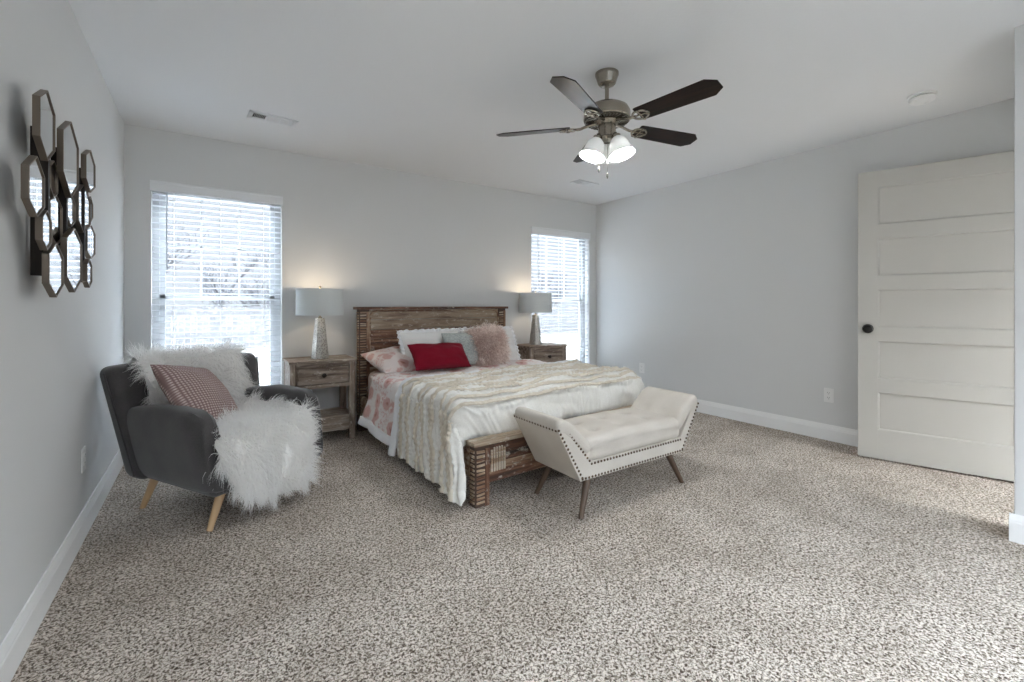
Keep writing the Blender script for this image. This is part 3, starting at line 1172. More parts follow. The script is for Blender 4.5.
def pose(o, loc, tilt, yaw, roll=0.0):
    """stand a cushion: its +y edge up, its +z face toward local -y, then lean back by tilt (deg from vertical)"""
    m = Matrix.Translation(loc) @ Matrix.Rotation(math.radians(yaw), 4, 'Z') @ Matrix.Rotation(math.radians(90 - tilt), 4, 'X') @ Matrix.Rotation(math.radians(roll), 4, 'Z')
    o.matrix_world = m
    return o


def rim(w, h, pinch, n=120):
    P = []
    for i in range(n):
        s = i / n * 4
        k = int(s)
        q = (s - k) * 2 - 1
        u, v = [(q, -1), (1, q), (-q, 1), (-1, -q)][k]
        P.append((u * w / 2 * (1 - pinch * (1 - v * v) * .9), v * h / 2 * (1 - pinch * (1 - u * u) * .9)))
    return P


def flange(parent, w, h, pinch, width, amp, mat, name, n=240, freq=40):
    P = rim(w, h, pinch, n)
    rows = []
    for k in range(4):
        r = []
        f = k / 3
        for i, (x, y) in enumerate(P):
            d = Vector((x / w, y / h, 0)).normalized()
            a = amp * f * math.sin(2 * PI * freq * i / n + 1.3 * math.sin(i * .21)) + amp * .5 * f * nz(i * .13, k)
            r.append(Vector((x, y, a)) + d * (width * f - 0.006) * (1 + .25 * nz(i * .3, 4.0)))
        rows.append(r)
    o = MB().grid(rows, wrap=True).build(name, mat, parent, angle=80)
    return solidify(o, 0.003, 0)


# ------------------------------------------------------------------ armchair
AX, AY, AR = 0.6215, -1.188, math.radians(30.4)
chair = thing('armchair', 'charcoal grey upholstered armchair with splayed pale wooden legs', 'armchair', (AX, AY, 0), AR)
chair.scale = (0.91, 1, 1)


def lean(p):
    # the whole tub narrows toward the floor
    z = p.z
    k = (z - 0.17) / 0.6
    x = p.x * (0.93 + 0.09 * k)
    return x, p.y, z


MB().rbox((0, -0.025, 0.245), (0.385, 0.340, 0.075), 0.035, 8, lambda p: (p.x * (0.93 + 0.05 * (p.z - .17) / .15), p.y, p.z)).build('seat_base', M['charcoal'], chair, angle=60)
MB().rbox((0, -0.03, 0.36), (0.272, 0.29, 0.065), 0.045, 8).build('seat_cushion', M['charcoal'], chair, angle=60)


def back_fn(p):
    k = (p.z - 0.17) / 0.60
    th = (p.y) * (1.15 - 0.35 * max(0, min(1, k)))
    y = 0.285 + 0.168 * k + th - 0.01 * (abs(p.x) / 0.42) ** 3 * max(0, k)
    x = p.x * (0.965 + 0.19 * k)
    z = p.z + 0.015 * math.cos(p.x / 0.42 * PI / 2) * max(0, k)
    return x, y, z


MB().rbox((0, 0, 0.475), (0.415, 0.075, 0.305), 0.05, 12, back_fn).build('backrest', M['charcoal'], chair, angle=60)
# back piping seam
for sg in (-1, 1):
    pts = []
    for k in range(13):
        z = 0.20 + 0.55 * k / 12
        pts.append(back_fn(Vector((sg * 0.418, -0.040, z))))
    MB().tube(pts, 0.005, 8).build('back_piping', M['charcoal'], chair)


def arm(sg):
    # loft of rounded sections running from the back to the rolled front
    rows = []
    ys = [0.41, 0.36, 0.28, 0.17, 0.05, -0.05, -0.14, -0.20, -0.245, -0.275, -0.292, -0.300]
    for y in ys:
        f = sstep(-0.28, -0.41, y)
        zt = 0.555 + 0.045 * sstep(0.38, 0.0, y) - 0.012 * sstep(-0.0, -0.2, y)
        zb = 0.185
        ins = 0.0
        if y < -0.19:
            q = min(1.0, (-0.19 - y) / 0.112)
            ins = 0.055 * (1 - math.sqrt(max(0, 1 - q * q)))
        half = (0.078 - ins * .9)
        zt2, zb2 = zt - ins * 1.5, zb + ins * .6
        r = []
        n = 28
        for i in range(n):
            a = 2 * PI * i / n
            ca, sa = math.cos(a), math.sin(a)
            ex = 0.55
            px = half * math.copysign(abs(ca) ** ex, ca)
            zc, hz = (zt2 + zb2) / 2, (zt2 - zb2) / 2
            pz = zc + hz * math.copysign(abs(sa) ** (0.42 if sa < 0 else 0.55), sa)
            k = (pz - 0.17) / 0.43
            cx = 0.315 + 0.035 * k
            pl_ = 1 + 0.035 * math.sin(a * 15) * sstep(-0.14, -0.25, y) * max(0, sa)
            r.append(Vector((sg * (cx + px * pl_ * (0.92 + 0.12 * k)), y + 0.34 * (pz - .42) * sstep(0.1, 0.38, y) - 0.085 * (1 - (pz - .2) / .38) * sstep(0.05, -.25, y), zc + (pz - zc) * pl_)))
        rows.append(r)
    mb = MB().grid(rows, wrap=True)
    n = 28
    mb.add(rows[-1], [tuple(range(n))])
    mb.add(rows[0], [tuple(range(n))])
    mb.build('armrest', M['charcoal'], chair, angle=65)


for sg in (-1, 1):
    arm(sg)
for sx_ in (-1, 1):
    for fx, ft_, tp in ((0, -0.305, -0.285), (1, 0.295, 0.235)):
        MB().tube([(0.265 if (fx == 0 and sx_ > 0) else sx_ * 0.342, ft_, 0.0), (sx_ * (0.255 if fx == 0 else 0.296), tp, 0.185)], [0.0145, 0.025], 18).build('leg', M['beech'], chair)

# faux fur throw over the back and the seat -----------------------------------------------------------------
throw = thing('fur_throw', 'shaggy white faux fur throw draped over the charcoal armchair', 'throw', (AX, AY, 0), AR)
throw.scale = (0.91, 1, 1)
prof = [(0.515, 0.62), (0.525, 0.70), (0.520, 0.775), (0.465, 0.820), (0.395, 0.808), (0.350, 0.74), (0.312, 0.62), (0.278, 0.52), (0.24, 0.472), (0.17, 0.455),
        (0.05, 0.452), (-0.08, 0.455), (-0.22, 0.455), (-0.315, 0.448), (-0.370, 0.41), (-0.400, 0.34), (-0.420, 0.25), (-0.430, 0.15), (-0.435, 0.10)]


def spline(P, n):
    P = [Vector((0, a, b)) for a, b in P]
    d = [0]
    for i in range(1, len(P)):
        d.append(d[-1] + (P[i] - P[i - 1]).length)
    out = []
    for k in range(n):
        s = d[-1] * k / (n - 1)
        i = max(j for j in range(len(d)) if d[j] <= s + 1e-9)
        i = min(i, len(P) - 2)
        f = (s - d[i]) / (d[i + 1] - d[i])
        p0, p1, p2, p3 = P[max(i - 1, 0)], P[i], P[i + 1], P[min(i + 2, len(P) - 1)]
        out.append(0.5 * ((2 * p1) + (p2 - p0) * f + (2 * p0 - 5 * p1 + 4 * p2 - p3) * f * f + (3 * p1 - p0 - 3 * p2 + p3) * f ** 3))
    return out


NS, NW = 90, 40
cl = spline(prof, NS)
TP = []
for i in range(NS):
    f = i / (NS - 1)
    xl = -0.30 + 0.05 * sstep(0.30, 0.5, f) - 0.09 * sstep(0.72, 0.80, f) + 0.09 * sstep(0.86, 1.0, f) + 0.015 * math.sin(f * 23)
    xr = 0.32 + 0.01 * sstep(0.2, 0.36, f) + 0.015 * math.sin(f * 17) - 0.08 * sstep(0.32, 0.45, f) - 0.04 * sstep(0.75, 1, f)
    row = []
    for j in range(NW):
        w = j / (NW - 1)
        x = xl + (xr - xl) * w
        p = cl[i].copy()
        onseat = sstep(0.38, 0.5, f) * (1 - sstep(0.78, 0.86, f))
        p.x = x
        # climbs the arm on the far side
        p.z += onseat * 0.05 * sstep(0.16, 0.25, x)
        # sides of the hanging front swing back a little and hem is uneven
        hang = sstep(0.80, 0.95, f)
        p.y += 0.05 * hang * (abs(x - 0.03) / 0.3) ** 3 - 0.012 * math.sin(x * 22) * hang
        p.z += 0.035 * hang * nz(x * 5, 3.3) * 1.5 + hang * 0.05 * sstep(-0.05, -0.28, x)
        p.z += 0.008 * nz(x * 7, f * 11) * (1 - hang) + 0.004
        row.append(p)
    TP.append(row)
th_ = MB().grid(TP).build('hide_backing', M['hide'], throw, angle=80)
solidify(th_, 0.006, 0)
A = np.array([[list(p) for p in r] for r in TP])
du = np.gradient(A, axis=0)
dv = np.gradient(A, axis=1)
Nn = np.cross(dv, du)
Nn /= np.linalg.norm(Nn, axis=2)[:, :, None]
if Nn[NS // 2, NW // 2, 2] < 0:
    Nn = -Nn
tan = du / np.linalg.norm(du, axis=2)[:, :, None]
NF = 32000
clump = rng.uniform(0, 1, (900, 2))
iu = rng.uniform(0, 1, NF) ** 0.9 * (NS - 1.001)
iv = np.clip(rng.normal(0.5, 0.36, NF), 0, 1)
iv = np.where(rng.uniform(0, 1, NF) < 0.75, rng.uniform(0, 1, NF), iv) * (NW - 1.001)
a0, b0 = iu.astype(int), iv.astype(int)
fu, fv = (iu - a0)[:, None], (iv - b0)[:, None]
R0 = A[a0, b0] * (1 - fu) * (1 - fv) + A[a0 + 1, b0] * fu * (1 - fv) + A[a0, b0 + 1] * (1 - fu) * fv + A[a0 + 1, b0 + 1] * fu * fv
N0, T0 = Nn[a0, b0], tan[a0, b0]
# before the crest of the back the fur lies the other way
fwd = np.where(iu / NS < 0.14, -1.0, 1.0)[:, None]
ci = ((iu / NS * 16).astype(int) * 97 + (iv / NW * 11).astype(int) * 31)
cr = np.random.default_rng(3).normal(0, 1, (4000, 3))[ci % 4000]
edge = ((iv / NW - 0.5) * 2)[:, None] * np.array([1.0, 0, 0])
D0 = 0.50 * N0 + 0.66 * T0 * fwd + 0.72 * cr + 0.16 * rng.normal(0, 1, (NF, 3)) + 0.55 * edge * (np.abs(edge[:, :1]) > 0.6)
nd = (D0 * N0).sum(1)
D0 += N0 * np.maximum(0, 0.30 - nd)[:, None]
gr = 0.30 * (1 - np.clip(N0[:, 2], 0, 1)) + 0.05
strands('fur_pile', R0, D0, rng.uniform(0.05, 0.09, NF), gr, 0.0021, M['fur'], throw, K=6, wig=0.2, zmin=0.03)

# rose pleated pillow on the chair -----------------------------------------------------------------
rp_t, _ = cushion('throw_pillow', 0.46, 0.44, 0.17, M['pleat'], None, 32, 0.05, 0.006, 3)
tag(rp_t, 'dusty rose cushion with woven pleats leaning inside the charcoal armchair', 'pillow')
pl_loc = Matrix.Translation((AX, AY, 0)) @ Matrix.Rotation(AR, 4, 'Z')
rp_t.matrix_world = pl_loc @ Matrix.Translation((-0.125, 0.085, 0.595)) @ Matrix.Rotation(math.radians(36), 4, 'Z') @ Matrix.Rotation(math.radians(52), 4, 'X') @ Matrix.Rotation(math.radians(-14), 4, 'Z')

# ------------------------------------------------------------------ nightstands and lamps
def nightstand(label):
    w, d, h = 0.50, 0.35, 0.672
    t = thing('nightstand', label, 'nightstand', group='distressed wooden nightstands')
    x0, x1, y0, y1 = -w / 2, w / 2, -d / 2, d / 2
    MB().box(x0 - 0.008, x1 + 0.008, y0 - 0.01, y1, h - 0.022, h, 0.003).build('tabletop', M['night'], t)
    lw = 0.048
    for (lx, ly) in ((x0, y0), (x1 - lw, y0), (x0, y1 - lw), (x1 - lw, y1 - lw)):
        MB().box(lx, lx + lw, ly, ly + lw, 0, h - 0.022, 0.002).build('leg', M['night_v'], t)
    # case around the drawer
    cs = MB()
    cs.box(x0 + .004, x0 + .02, y0 + lw, y1 - lw, 0.45, h - .022).box(x1 - .02, x1 - .004, y0 + lw, y1 - lw, 0.45, h - .022)
    cs.box(x0 + lw, x1 - lw, y1 - .02, y1 - .004, 0.45, h - .022)
    cs.box(x0 + lw, x1 - lw, y0 + 0.004, y0 + .03, h - .052, h - .022).box(x0 + lw, x1 - lw, y0 + .004, y1 - .01, 0.445, 0.475)
    cs.build('drawer_case', M['night'], t, merge=False)
    dr = MB().box(x0 + lw + .006, x1 - lw - .006, y0 + 0.002, y0 + .022, 0.482, h - .056, 0.003)
    for (a, b, c, d_) in ((x0 + lw + .006, x1 - lw - .006, 0.482, 0.494), (x0 + lw + .006, x1 - lw - .006, h - .068, h - .056)):
        dr.box(a, b, y0 - .004, y0 + .004, c, d_, .0015)
    for a in (x0 + lw + .006, x1 - lw - .018):
        dr.box(a, a + .012, y0 - .004, y0 + .004, 0.482, h - .056, .0015)
    dro = dr.build('drawer', M['night'], t, merge=False)
    kb = MB().lathe([(0.012, 0), (0.008, 0.008), (0.007, 0.012), (0.017, 0.018), (0.018, 0.024), (0.010, 0.03), (0.0005, 0.031)], 18, (0, y0 + .002, 0.55), Matrix.Rotation(PI / 2, 4, 'X'))
    kb.build('knob', M['oldiron'], dro)
    MB().box(x0 + lw, x1 - lw, y0 + 0.006, y1 - .006, 0.185, 0.203, 0.002).box(x0 + .006, x0 + lw, y0 + lw, y1 - lw, 0.185, 0.203).box(
        x1 - lw, x1 - .006, y0 + lw, y1 - lw, 0.185, 0.203).build('shelf', M['night'], t, merge=False)
    ap = MB().box(x0 + lw, x1 - lw, y0 + .006, y0 + .03, 0.085, 0.183, 0.002)
    ap.box(x0 + .008, x0 + .03, y0 + lw, y1 - lw, 0.085, 0.183).box(x1 - .03, x1 - .008, y0 + lw, y1 - lw, 0.085, 0.183)
    ap.build('apron', M['night'], t, merge=False)
    return t


def table_lamp(label):
    t = thing('table_lamp', label, 'lamp', group='lit bedside table lamps')
    def ring(w, ch, z):
        a, b = w / 2, w / 2 - ch
        return [(a, -b, z), (a, b, z), (b, a, z), (-b, a, z), (-a, b, z), (-a, -b, z), (-b, -a, z), (b, -a, z)]
    rows = [ring(.118, .030, 0), ring(.122, .030, .004), ring(.122, .030, .010), ring(.066, .016, .330), ring(.062, .016, .336)]
    mb = MB().grid(rows, wrap=True)
    mb.add(rows[0], [tuple(range(8))])
    mb.add(rows[-1], [tuple(range(8))])
    b = mb.build('lamp_base', M['hammered'], t, angle=20)
    b.rotation_euler = (0, 0, math.radians(24))
    MB().lathe([(0.016, .334), (0.016, .346), (0.008, .35), (0.008, .40), (0.015, .405), (0.015, .44), (0.004, .445)], 18).build('socket_stem', M['nickel'], t)
    MB().lathe([(0.012, .438), (0.014, .45), (0.029, .485), (0.030, .50), (0.02, .52), (0.0005, .527)], 20).build('light_bulb', M['bulb'], t)
    sh = MB()
    R_, z0, z1 = 0.186, 0.362, 0.580
    sh.lathe([(R_, z0), (R_ - .004, z1), (R_ - .0065, z1), (R_ - .0025, z0), (R_, z0)], 64, cap=False)
    so = sh.build('lamp_shade', M['shade'], t)
    sp = MB()
    for k in range(3):
        a = 2 * PI * k / 3
        sp.tube([(0.012 * math.cos(a), 0.012 * math.sin(a), z1 - .012), ((R_ - .006) * math.cos(a), (R_ - .006) * math.sin(a), z1 - .006)], 0.0018, 6)
    for sg in (-1, 1):
        sp.tube([(sg * .014, 0, .41), (sg * .045, 0, .45), (sg * .05, 0, .50), (sg * .03, 0, .55), (0, 0, z1 - .012)], 0.0015, 6)
    sp.lathe([(0.014, z1 - .014), (0.014, z1 - .010)], 16)
    sp.build('shade_harp', M['nickel'], so, merge=False)
    MB().lathe([(0.005, z1 - .012), (0.004, z1 + .004), (0.010, z1 + .010), (0.011, z1 + .018), (0.005, z1 + .026), (0.0005, z1 + .028)], 16).build('finial', M['nickel'], t)
    return t


ns = nightstand('distressed wooden nightstand between the armchair and the bed')
ns2 = copy_tree(ns)
ns.location = (1.283, -0.245, 0)
ns2['label'] = 'distressed wooden nightstand on the far side of the bed by the far window'
ns2.location = (3.62, -0.245, 0)
lp = table_lamp('lit silver table lamp on the nightstand next to the armchair')
lp2 = copy_tree(lp)
lp.location = (1.283, -0.27, 0.672)
lp2['label'] = 'lit silver table lamp in front of the far window, beyond the bed'
lp2.location = (3.565, -0.245, 0.672)
for x, y in ((1.283, -0.27), (3.565, -0.245)):
    l = bpy.data.lights.new('lamp_glow', 'POINT')
    l.energy = 1.2
    l.color = (1.0, 0.80, 0.58)
    l.shadow_soft_size = 0.03
    o = bpy.data.objects.new('lamp_glow', l)
    C.objects.link(o)
    o.location = (x, y, 0.672 + 0.555)

# ------------------------------------------------------------------ bed
BX, BY, BR = 1.612, -0.25, math.radians(3.2)
BW, BL = 1.605, 1.89
BM = Matrix.Translation((BX, BY, 0)) @ Matrix.Rotation(BR, 4, 'Z')
bed = thing('carved_bed', 'carved distressed wooden bed frame with tall headboard and low footboard', 'bed', (BX, BY, 0), BR)
PW = 0.092


def carved_post(x0, y0, y1, h, z0, name, lab_dark=True):
    p = MB().box(x0, x0 + PW, y0, y1, 0, h, 0.003)
    po = p.build(name, M['wood_carved'], bed)
    r = MB()
    z = z0
    rr = random.Random(int(x0 * 100) + int(h * 10))
    while z < h - 0.03:
        dz = rr.uniform(0.010, 0.016)
        for (ya, yb) in ((y0 - 0.006, y0 + 0.002),):
            sl = rr.uniform(-.004, .004)
            r.prism([(x0 + .008, z), (x0 + PW * .66, z + sl), (x0 + PW * .66, z + dz + sl), (x0 + .008, z + dz)], 1, ya, yb, 0.0015)
        # the outer face carries the same ridges
        side = x0 - 0.005 if x0 < 0.5 else x0 + PW - .002
        r.box(side, side + 0.007, y0 + .008, y1 - .008, z, z + dz, 0.0015)
        z += dz + rr.uniform(0.008, 0.013)
    r.build('carved_ridges', M['wood_rub'], po, merge=False)
    e = MB().box(x0 + PW * .70, x0 + PW, y0 - .005, y0 + .004, z0 - .05, h - .02, 0.002)
    e.build('edge_bead', M['wood_v'], po)
    return po


# headboard
carved_post(0.0, 0.0, 0.07, 1.078, 0.12, 'headboard_post')
carved_post(BW - PW, 0.0, 0.07, 1.078, 0.12, 'headboard_post')
MB().box(-0.028, BW + 0.028, -0.018, 0.085, 1.078, 1.102, 0.004).build('headboard_cap', M['wood_cap'], bed)
hp = MB()
zz = [0.25, 0.36, 0.475, 0.585, 0.70, 0.81, 0.895, 0.985, 1.078]
for a, b in zip(zz[:-3], zz[1:-2]):
    hp.box(PW - .002, BW - PW + .002, 0.012, 0.045, a + .0015, b - .0015, 0.003)
hp.build('headboard_panel', M['wood_h'], bed, merge=False)
hp = MB()
for a, b in zip(zz[-3:-1], zz[-2:]):
    hp.box(PW - .002, BW - PW + .002, 0.012, 0.045, a + .0015, b - .0015, 0.003)
hp.build('headboard_top_board', M['wood_tan'], bed, merge=False)
# arched inner bead around the top board
hb = MB()
for (xa, sg) in ((PW + .004, 1), (BW - PW - .004, -1)):
    pts = [(xa, 0.006, 0.62), (xa, 0.006, 0.98), (xa + sg * .008, 0.006, 1.03), (xa + sg * .03, 0.006, 1.056), (xa + sg * .07, 0.006, 1.066)]
    hb.tube(pts, 0.008, 8)
hb.tube([(PW + .07, 0.006, 1.066), (BW - PW - .07, 0.006, 1.066)], 0.008, 8)
hb.build('headboard_bead', M['wood_x'], bed, merge=False)
# footboard
FY0, FY1 = -BL, -BL + 0.06
carved_post(0.0, FY0, FY1, 0.340, 0.02, 'footboard_post')
carved_post(BW - PW, FY0, FY1, 0.340, 0.02, 'footboard_post')
MB().box(-0.018, BW + 0.018, FY0 - 0.016, FY1 + 0.012, 0.340, 0.366, 0.004).build('footboard_cap', M['wood_tan'], bed)
fp = MB()
for a, b in ((0.115, 0.19), (0.19, 0.265), (0.265, 0.34)):
    fp.box(PW - .002, BW - PW + .002, FY0 + 0.012, FY1 - .012, a + .001, b - .001, .003)
fp.build('footboard_panel', M['wood_h'], bed, merge=False)
for xs in (PW + 0.018, BW - PW - 0.128):
    fp = MB()
    for k in range(6):
        fp.box(xs + .018 * k, xs + .018 * k + .011, FY0 + 0.004, FY0 + .014, 0.175, 0.300 + (0.012 if k in (1, 2, 3, 4) else 0), .002)
    fp.build('fluted_carving', M['wood_top'], bed, merge=False)
for x in (0.012, BW - 0.042):
    MB().box(x, x + 0.03, FY1, 0.0, 0.15, 0.31, 0.003).build('side_rail', M['wood_x'], bed)
sl = MB()
for k in range(8):
    sl.box(0.042, BW - .042, -0.2 - k * .21 - .07, -0.2 - k * .21, 0.19, 0.212)
sl.build('bed_slats', M['wood_top'], bed, merge=False)

# mattress in a pink fitted sheet
mt = MB().rbox((BW / 2, -0.89, 0.375), (0.755, 0.85, 0.162), 0.06, 10).build('mattress', M['floral_d'], None, angle=60)
mt.matrix_world = BM
tag(mt, 'thick mattress in a pink floral fitted sheet on the wooden bed frame', 'mattress')


# --- covers: common cross-section of the made bed
def section(s, y, ztop, zedge_drop, zhem, flare, rad=0.07, x_out=0.035):
    """s in 0..1 from the left hem over the bed to the right hem -> (x, z)"""
    # lengths
    xl, xr = -x_out, BW + x_out
    side = max(0.02, ztop - rad - zhem)
    arc = rad * PI / 2
    top = (xr - xl) - 2 * rad
    tot = 2 * side + 2 * arc + top
    q = s * tot
    def left(q):
        if q < side:
            f = 1 - q / side       # 1 at the hem
            return xl - flare * f ** 1.3, zhem + q, f
        a = (q - side) / rad
        return xl + rad - rad * math.cos(a), ztop - rad + rad * math.sin(a), 0.0
    if q < side + arc:
        return left(q)
    if q > tot - side - arc:
        x, z, f = left(tot - q)
        return BW - x, z, f
    return xl + rad + (q - side - arc), ztop, 0.0


def cover(name, mat, y0, y1, ny, nx, ztop_f, hem_f, flare_f, disp, xo=0.035, parent=None, shear=0.0, yfun=None):
    B = np.zeros((ny, nx, 3))
    FF = np.zeros((ny, nx))
    for i in range(ny):
        y = y0 + (y1 - y0) * i / (ny - 1)
        for j in range(nx):
            sj = j / (nx - 1)
            x, z, f = section(sj, y, ztop_f(y), 0, hem_f(y, sj), flare_f(y), 0.07, xo)
            B[i, j] = (x, y + (yfun(f, y, sj) if yfun else 0), z)
            FF[i, j] = f
    nn = np.cross(np.gradient(B, axis=1), np.gradient(B, axis=0))
    nn /= np.maximum(np.linalg.norm(nn, axis=2), 1e-9)[:, :, None]
    if nn[ny // 3, nx // 2, 2] < 0:
        nn = -nn
    P = []
    for i in range(ny):
        y = y0 + (y1 - y0) * i / (ny - 1)
        P.append([Vector(B[i, j] + nn[i, j] * disp(B[i, j, 0], y, B[i, j, 2], FF[i, j], j / (nx - 1))) for j in range(nx)])
    o = MB().grid(P).build(name, mat, parent, angle=80, merge=False)
    return o, P


# pink floral comforter
def c_top(y):
    return 0.562 + 0.008 * math.sin(y * 9)


def c_hem(y, s):
    return 0.150 + 0.03 * sstep(-0.62, -0.40, y) - 0.04 * sstep(-0.6, -1.0, y) + 0.012 * math.sin(y * 18)


co_root = thing('comforter', 'pink and white floral comforter spread beneath the ivory coverlet', 'comforter', (BX, BY, 0), BR)
def c_y(f, y, s):
    return 0.05 * f * sstep(-0.9, -0.42, y)
cob, COP = cover('floral_cover', M['floral'], -0.42, -1.45, 110, 200, c_top, c_hem, lambda y: 0.070 - 0.04 * sstep(-0.7, -1.0, y),
               lambda x, y, z, f, s: 0.012 * nz(x * 7, y * 7, z * 7) + 0.006 * nz(x * 19, y * 19, z * 19) + 0.012 * math.sin(y * 26) * f, 0.04, co_root, 0, c_y)
solidify(cob, 0.012, 1)
for js in (range(0, 6), range(194, 200)):
    hb_ = [[COP[i][j] + Vector((-0.004 if j < 100 else 0.004, 0, 0)) for j in js] for i in range(110)]
    ho = MB().grid(hb_).build('hem_band', M['whitecloth'], co_root, angle=80, merge=False)
    solidify(ho, 0.022, 0)
# white underside turned back along the front edge
rows = []
for k in range(9):
    a = PI * 1.5 * k / 8 - PI * .5
    rows.append([])
    for j in range(200):
        s = j / 199
        x, z, f = section(s, -1.03, 0.578, 0, 0.080 + 0.01 * math.sin(s * 40), 0.045, 0.08, 0.05)
        n = Vector((-1 if s < .5 else 1, 0, 0)) if f > 0 else Vector((0, 0, 1))
        rad = 0.016 + 0.005 * nz(s * 30, 1.7)
        yc = -1.015 + 0.03 * f + 0.012 * math.sin(s * 9)
        wid = 0.045
        p = Vector((x, yc - wid * math.cos(a) * .9, z)) + n * (rad * (1 + math.sin(a)) - .004)
        rows[-1].append(p)
tb = MB().grid(rows).build('turned_back_edge', M['whitecloth'], co_root, angle=80, merge=False)
solidify(tb, 0.006, 0)
# pale hem strip on the hanging corner
# ivory ruched coverlet
cv_root = thing('coverlet', 'ivory ruched coverlet with beige ruffles covering the lower bed', 'bedspread', (BX, BY, 0), BR)
CY0, CY1 = -1.05, -1.805


def v_top(y):
    d = max(0.0, min(1.0, (-1.62 - y) / 0.185))
    return 0.580 - 0.01 * sstep(-0.9, -1.6, y) - 0.235 * (1 - math.sqrt(max(0.0, 1 - d ** 2.6))) + 0.008 * math.sin(y * 6)


def v_hem(y, s):
    if s > .5:
        return 0.12
    return 0.085 + 0.022 * nz(y * 4, 2.0) + 0.010 * math.sin(y * 31) - 0.035 * sstep(-1.6, -1.83, y)


def v_y(f, y, s):
    return -0.13 * f ** 1.2 * sstep(-0.95, -1.8, y) + (0.02 * math.sin(s * 15) if f == 0 else 0.0)


BAND = 0.106


def v_disp(x, y, z, f, s):
    wob = 0.034 * nz(x * 2.2, z * 2.2, 4.0) + 0.02 * nz(x * 6, z * 6, 9.0)
    q = ((y + wob) / BAND) % 1.0
    ridge = math.exp(-((q - .5) / 0.085) ** 2)
    puff = 0.013 * abs(math.sin(q * PI * 2))
    gather = 0.004 * math.sin(s * 330 + 9 * nz(s * 30, y * 9)) * (0.25 + 0.75 * ridge) + 0.014 * nz(s * 14, y * 34, 2.0) + 0.006 * nz(s * 60, y * 45, 5.0) + 0.012 * nz(s * 9, y * 6, 8.0)
    return 0.012 + 0.022 * ridge + puff + gather


cvb, CP = cover('ruched_cover', M['ivory'], CY0, CY1, 230, 460, v_top, v_hem, lambda y: 0.028 + 0.03 * sstep(-1.3, -1.8, y), v_disp, 0.045, cv_root, 0, v_y)
solidify(cvb, 0.008, 1)
# beige ruffle strips stitched on some of the seams
rf_i = []
for k, yk in enumerate([-1.10 - BAND * q for q in (0, 1.1, 2.2, 2.6, 3.7, 4.1, 5.2, 5.7, 6.1)]):
    i = int((yk - CY0) / (CY1 - CY0) * 229)
    rows = [[], [], [], []]
    for j in range(0, 460):
        p = CP[i][j]
        s = j / 459
        w1 = 0.007 * math.sin(s * 520 + k) + 0.007 * nz(s * 90, k * 3.1)
        x, z, f = p.x, p.z, 0
        side = p.z < 0.50 and (j < 150 or j > 310)
        n = Vector((-1 if j < 230 else 1, 0, 0.2)) if side else Vector((0, 0, 1))
        for q in range(4):
            h = [0.002, 0.010, 0.015, 0.016][q]
            rows[q].append(p + n * h + Vector((0, -0.012 + 0.007 * q + w1 * (q / 3) + 0.03 * nz(s * 7, k * 2.3) + 0.012 * nz(s * 22, k * 1.3), 0)))
    o = MB().grid(rows).build('ruffle', M['ruffle'], cv_root, angle=80, merge=False)
    solidify(o, 0.003, 0)


# --- pillows (bed-local positions, x across, y from headboard, z up)
def bed_pose(o, x, y, z, tilt, yaw=0.0, roll=0.0):
    m = BM @ Matrix.Translation((x, y, z)) @ Matrix.Rotation(math.radians(yaw), 4, 'Z') @ Matrix.Rotation(math.radians(90 - tilt), 4, 'X') @ Matrix.Rotation(math.radians(roll), 4, 'Z')
    o.matrix_world = m


GP = 'pillows on the made bed'
p, _ = cushion('bed_pillow', 0.68, 0.46, 0.20, M['floral_d'], None, 28, 0.05, 0.012, 1)
tag(p, 'pink floral sleeping pillow lying flat against the headboard', 'pillow', GP)
bed_pose(p, 0.345, -0.27, 0.635, 76, 4, 2)
p, _ = cushion('pillow_sham', 0.60, 0.36, 0.16, M['sham'], None, 34, 0.04, 0.016, 2)
tag(p, 'white ruffled pillow sham behind the crimson lumbar pillow', 'pillow', GP)
flange(p, 0.60, 0.36, 0.04, 0.040, 0.012, M['whitecloth'], 'ruffled_edge')
bed_pose(p, 0.55, -0.36, 0.715, 26, 3, 0)
p, _ = cushion('pillow_sham', 0.60, 0.36, 0.16, M['sham'], None, 34, 0.04, 0.016, 12)
tag(p, 'white ruffled pillow sham on the far side, behind the blush fur pillow', 'pillow', GP)
flange(p, 0.60, 0.36, 0.04, 0.040, 0.012, M['whitecloth'], 'ruffled_edge')
bed_pose(p, 1.17, -0.33, 0.715, 26, -4, 0)
p, _ = cushion('accent_pillow', 0.40, 0.32, 0.13, M['sage'], None, 28, 0.05, 0.008, 22)
tag(p, 'grey green accent pillow with dark tassels, half hidden by the crimson pillow', 'pillow', GP)
tz = MB()
rr = random.Random(4)
for k in range(11):
    y = -0.15 + 0.03 * k
    for q in range(4):
        a, b = rr.uniform(-.012, .012), rr.uniform(-.012, .012)
        tz.tube([(0.188, y, 0), (0.205, y + a * .5, b * .5), (0.222 , y + a, b)], [0.003, 0.005, 0.002], 5)
tz.build('tassel_trim', M['tassel'], p, merge=False)
bed_pose(p, 0.78, -0.49, 0.722, 24, 2, 0)
p, _ = cushion('lumbar_pillow', 0.54, 0.25, 0.15, M['red'], None, 34, 0.07, 0.012, 31)
tag(p, 'crimson velvet lumbar pillow at the front of the bed pillows', 'pillow', GP)
bed_pose(p, 0.478, -0.60, 0.690, 38, 5, -2)
p, fpt = cushion('fur_pillow', 0.38, 0.36, 0.16, M['rosehide'], None, 28, 0.0, 0.004, 41, rnd=0.2)
tag(p, 'shaggy blush pink fur pillow beside the crimson lumbar pillow', 'pillow', GP)
bed_pose(p, 1.02, -0.50, 0.735, 20, -8, 8)
NF = 4200
u = rng.uniform(-.985, .985, NF)
v = rng.uniform(-.985, .985, NF)
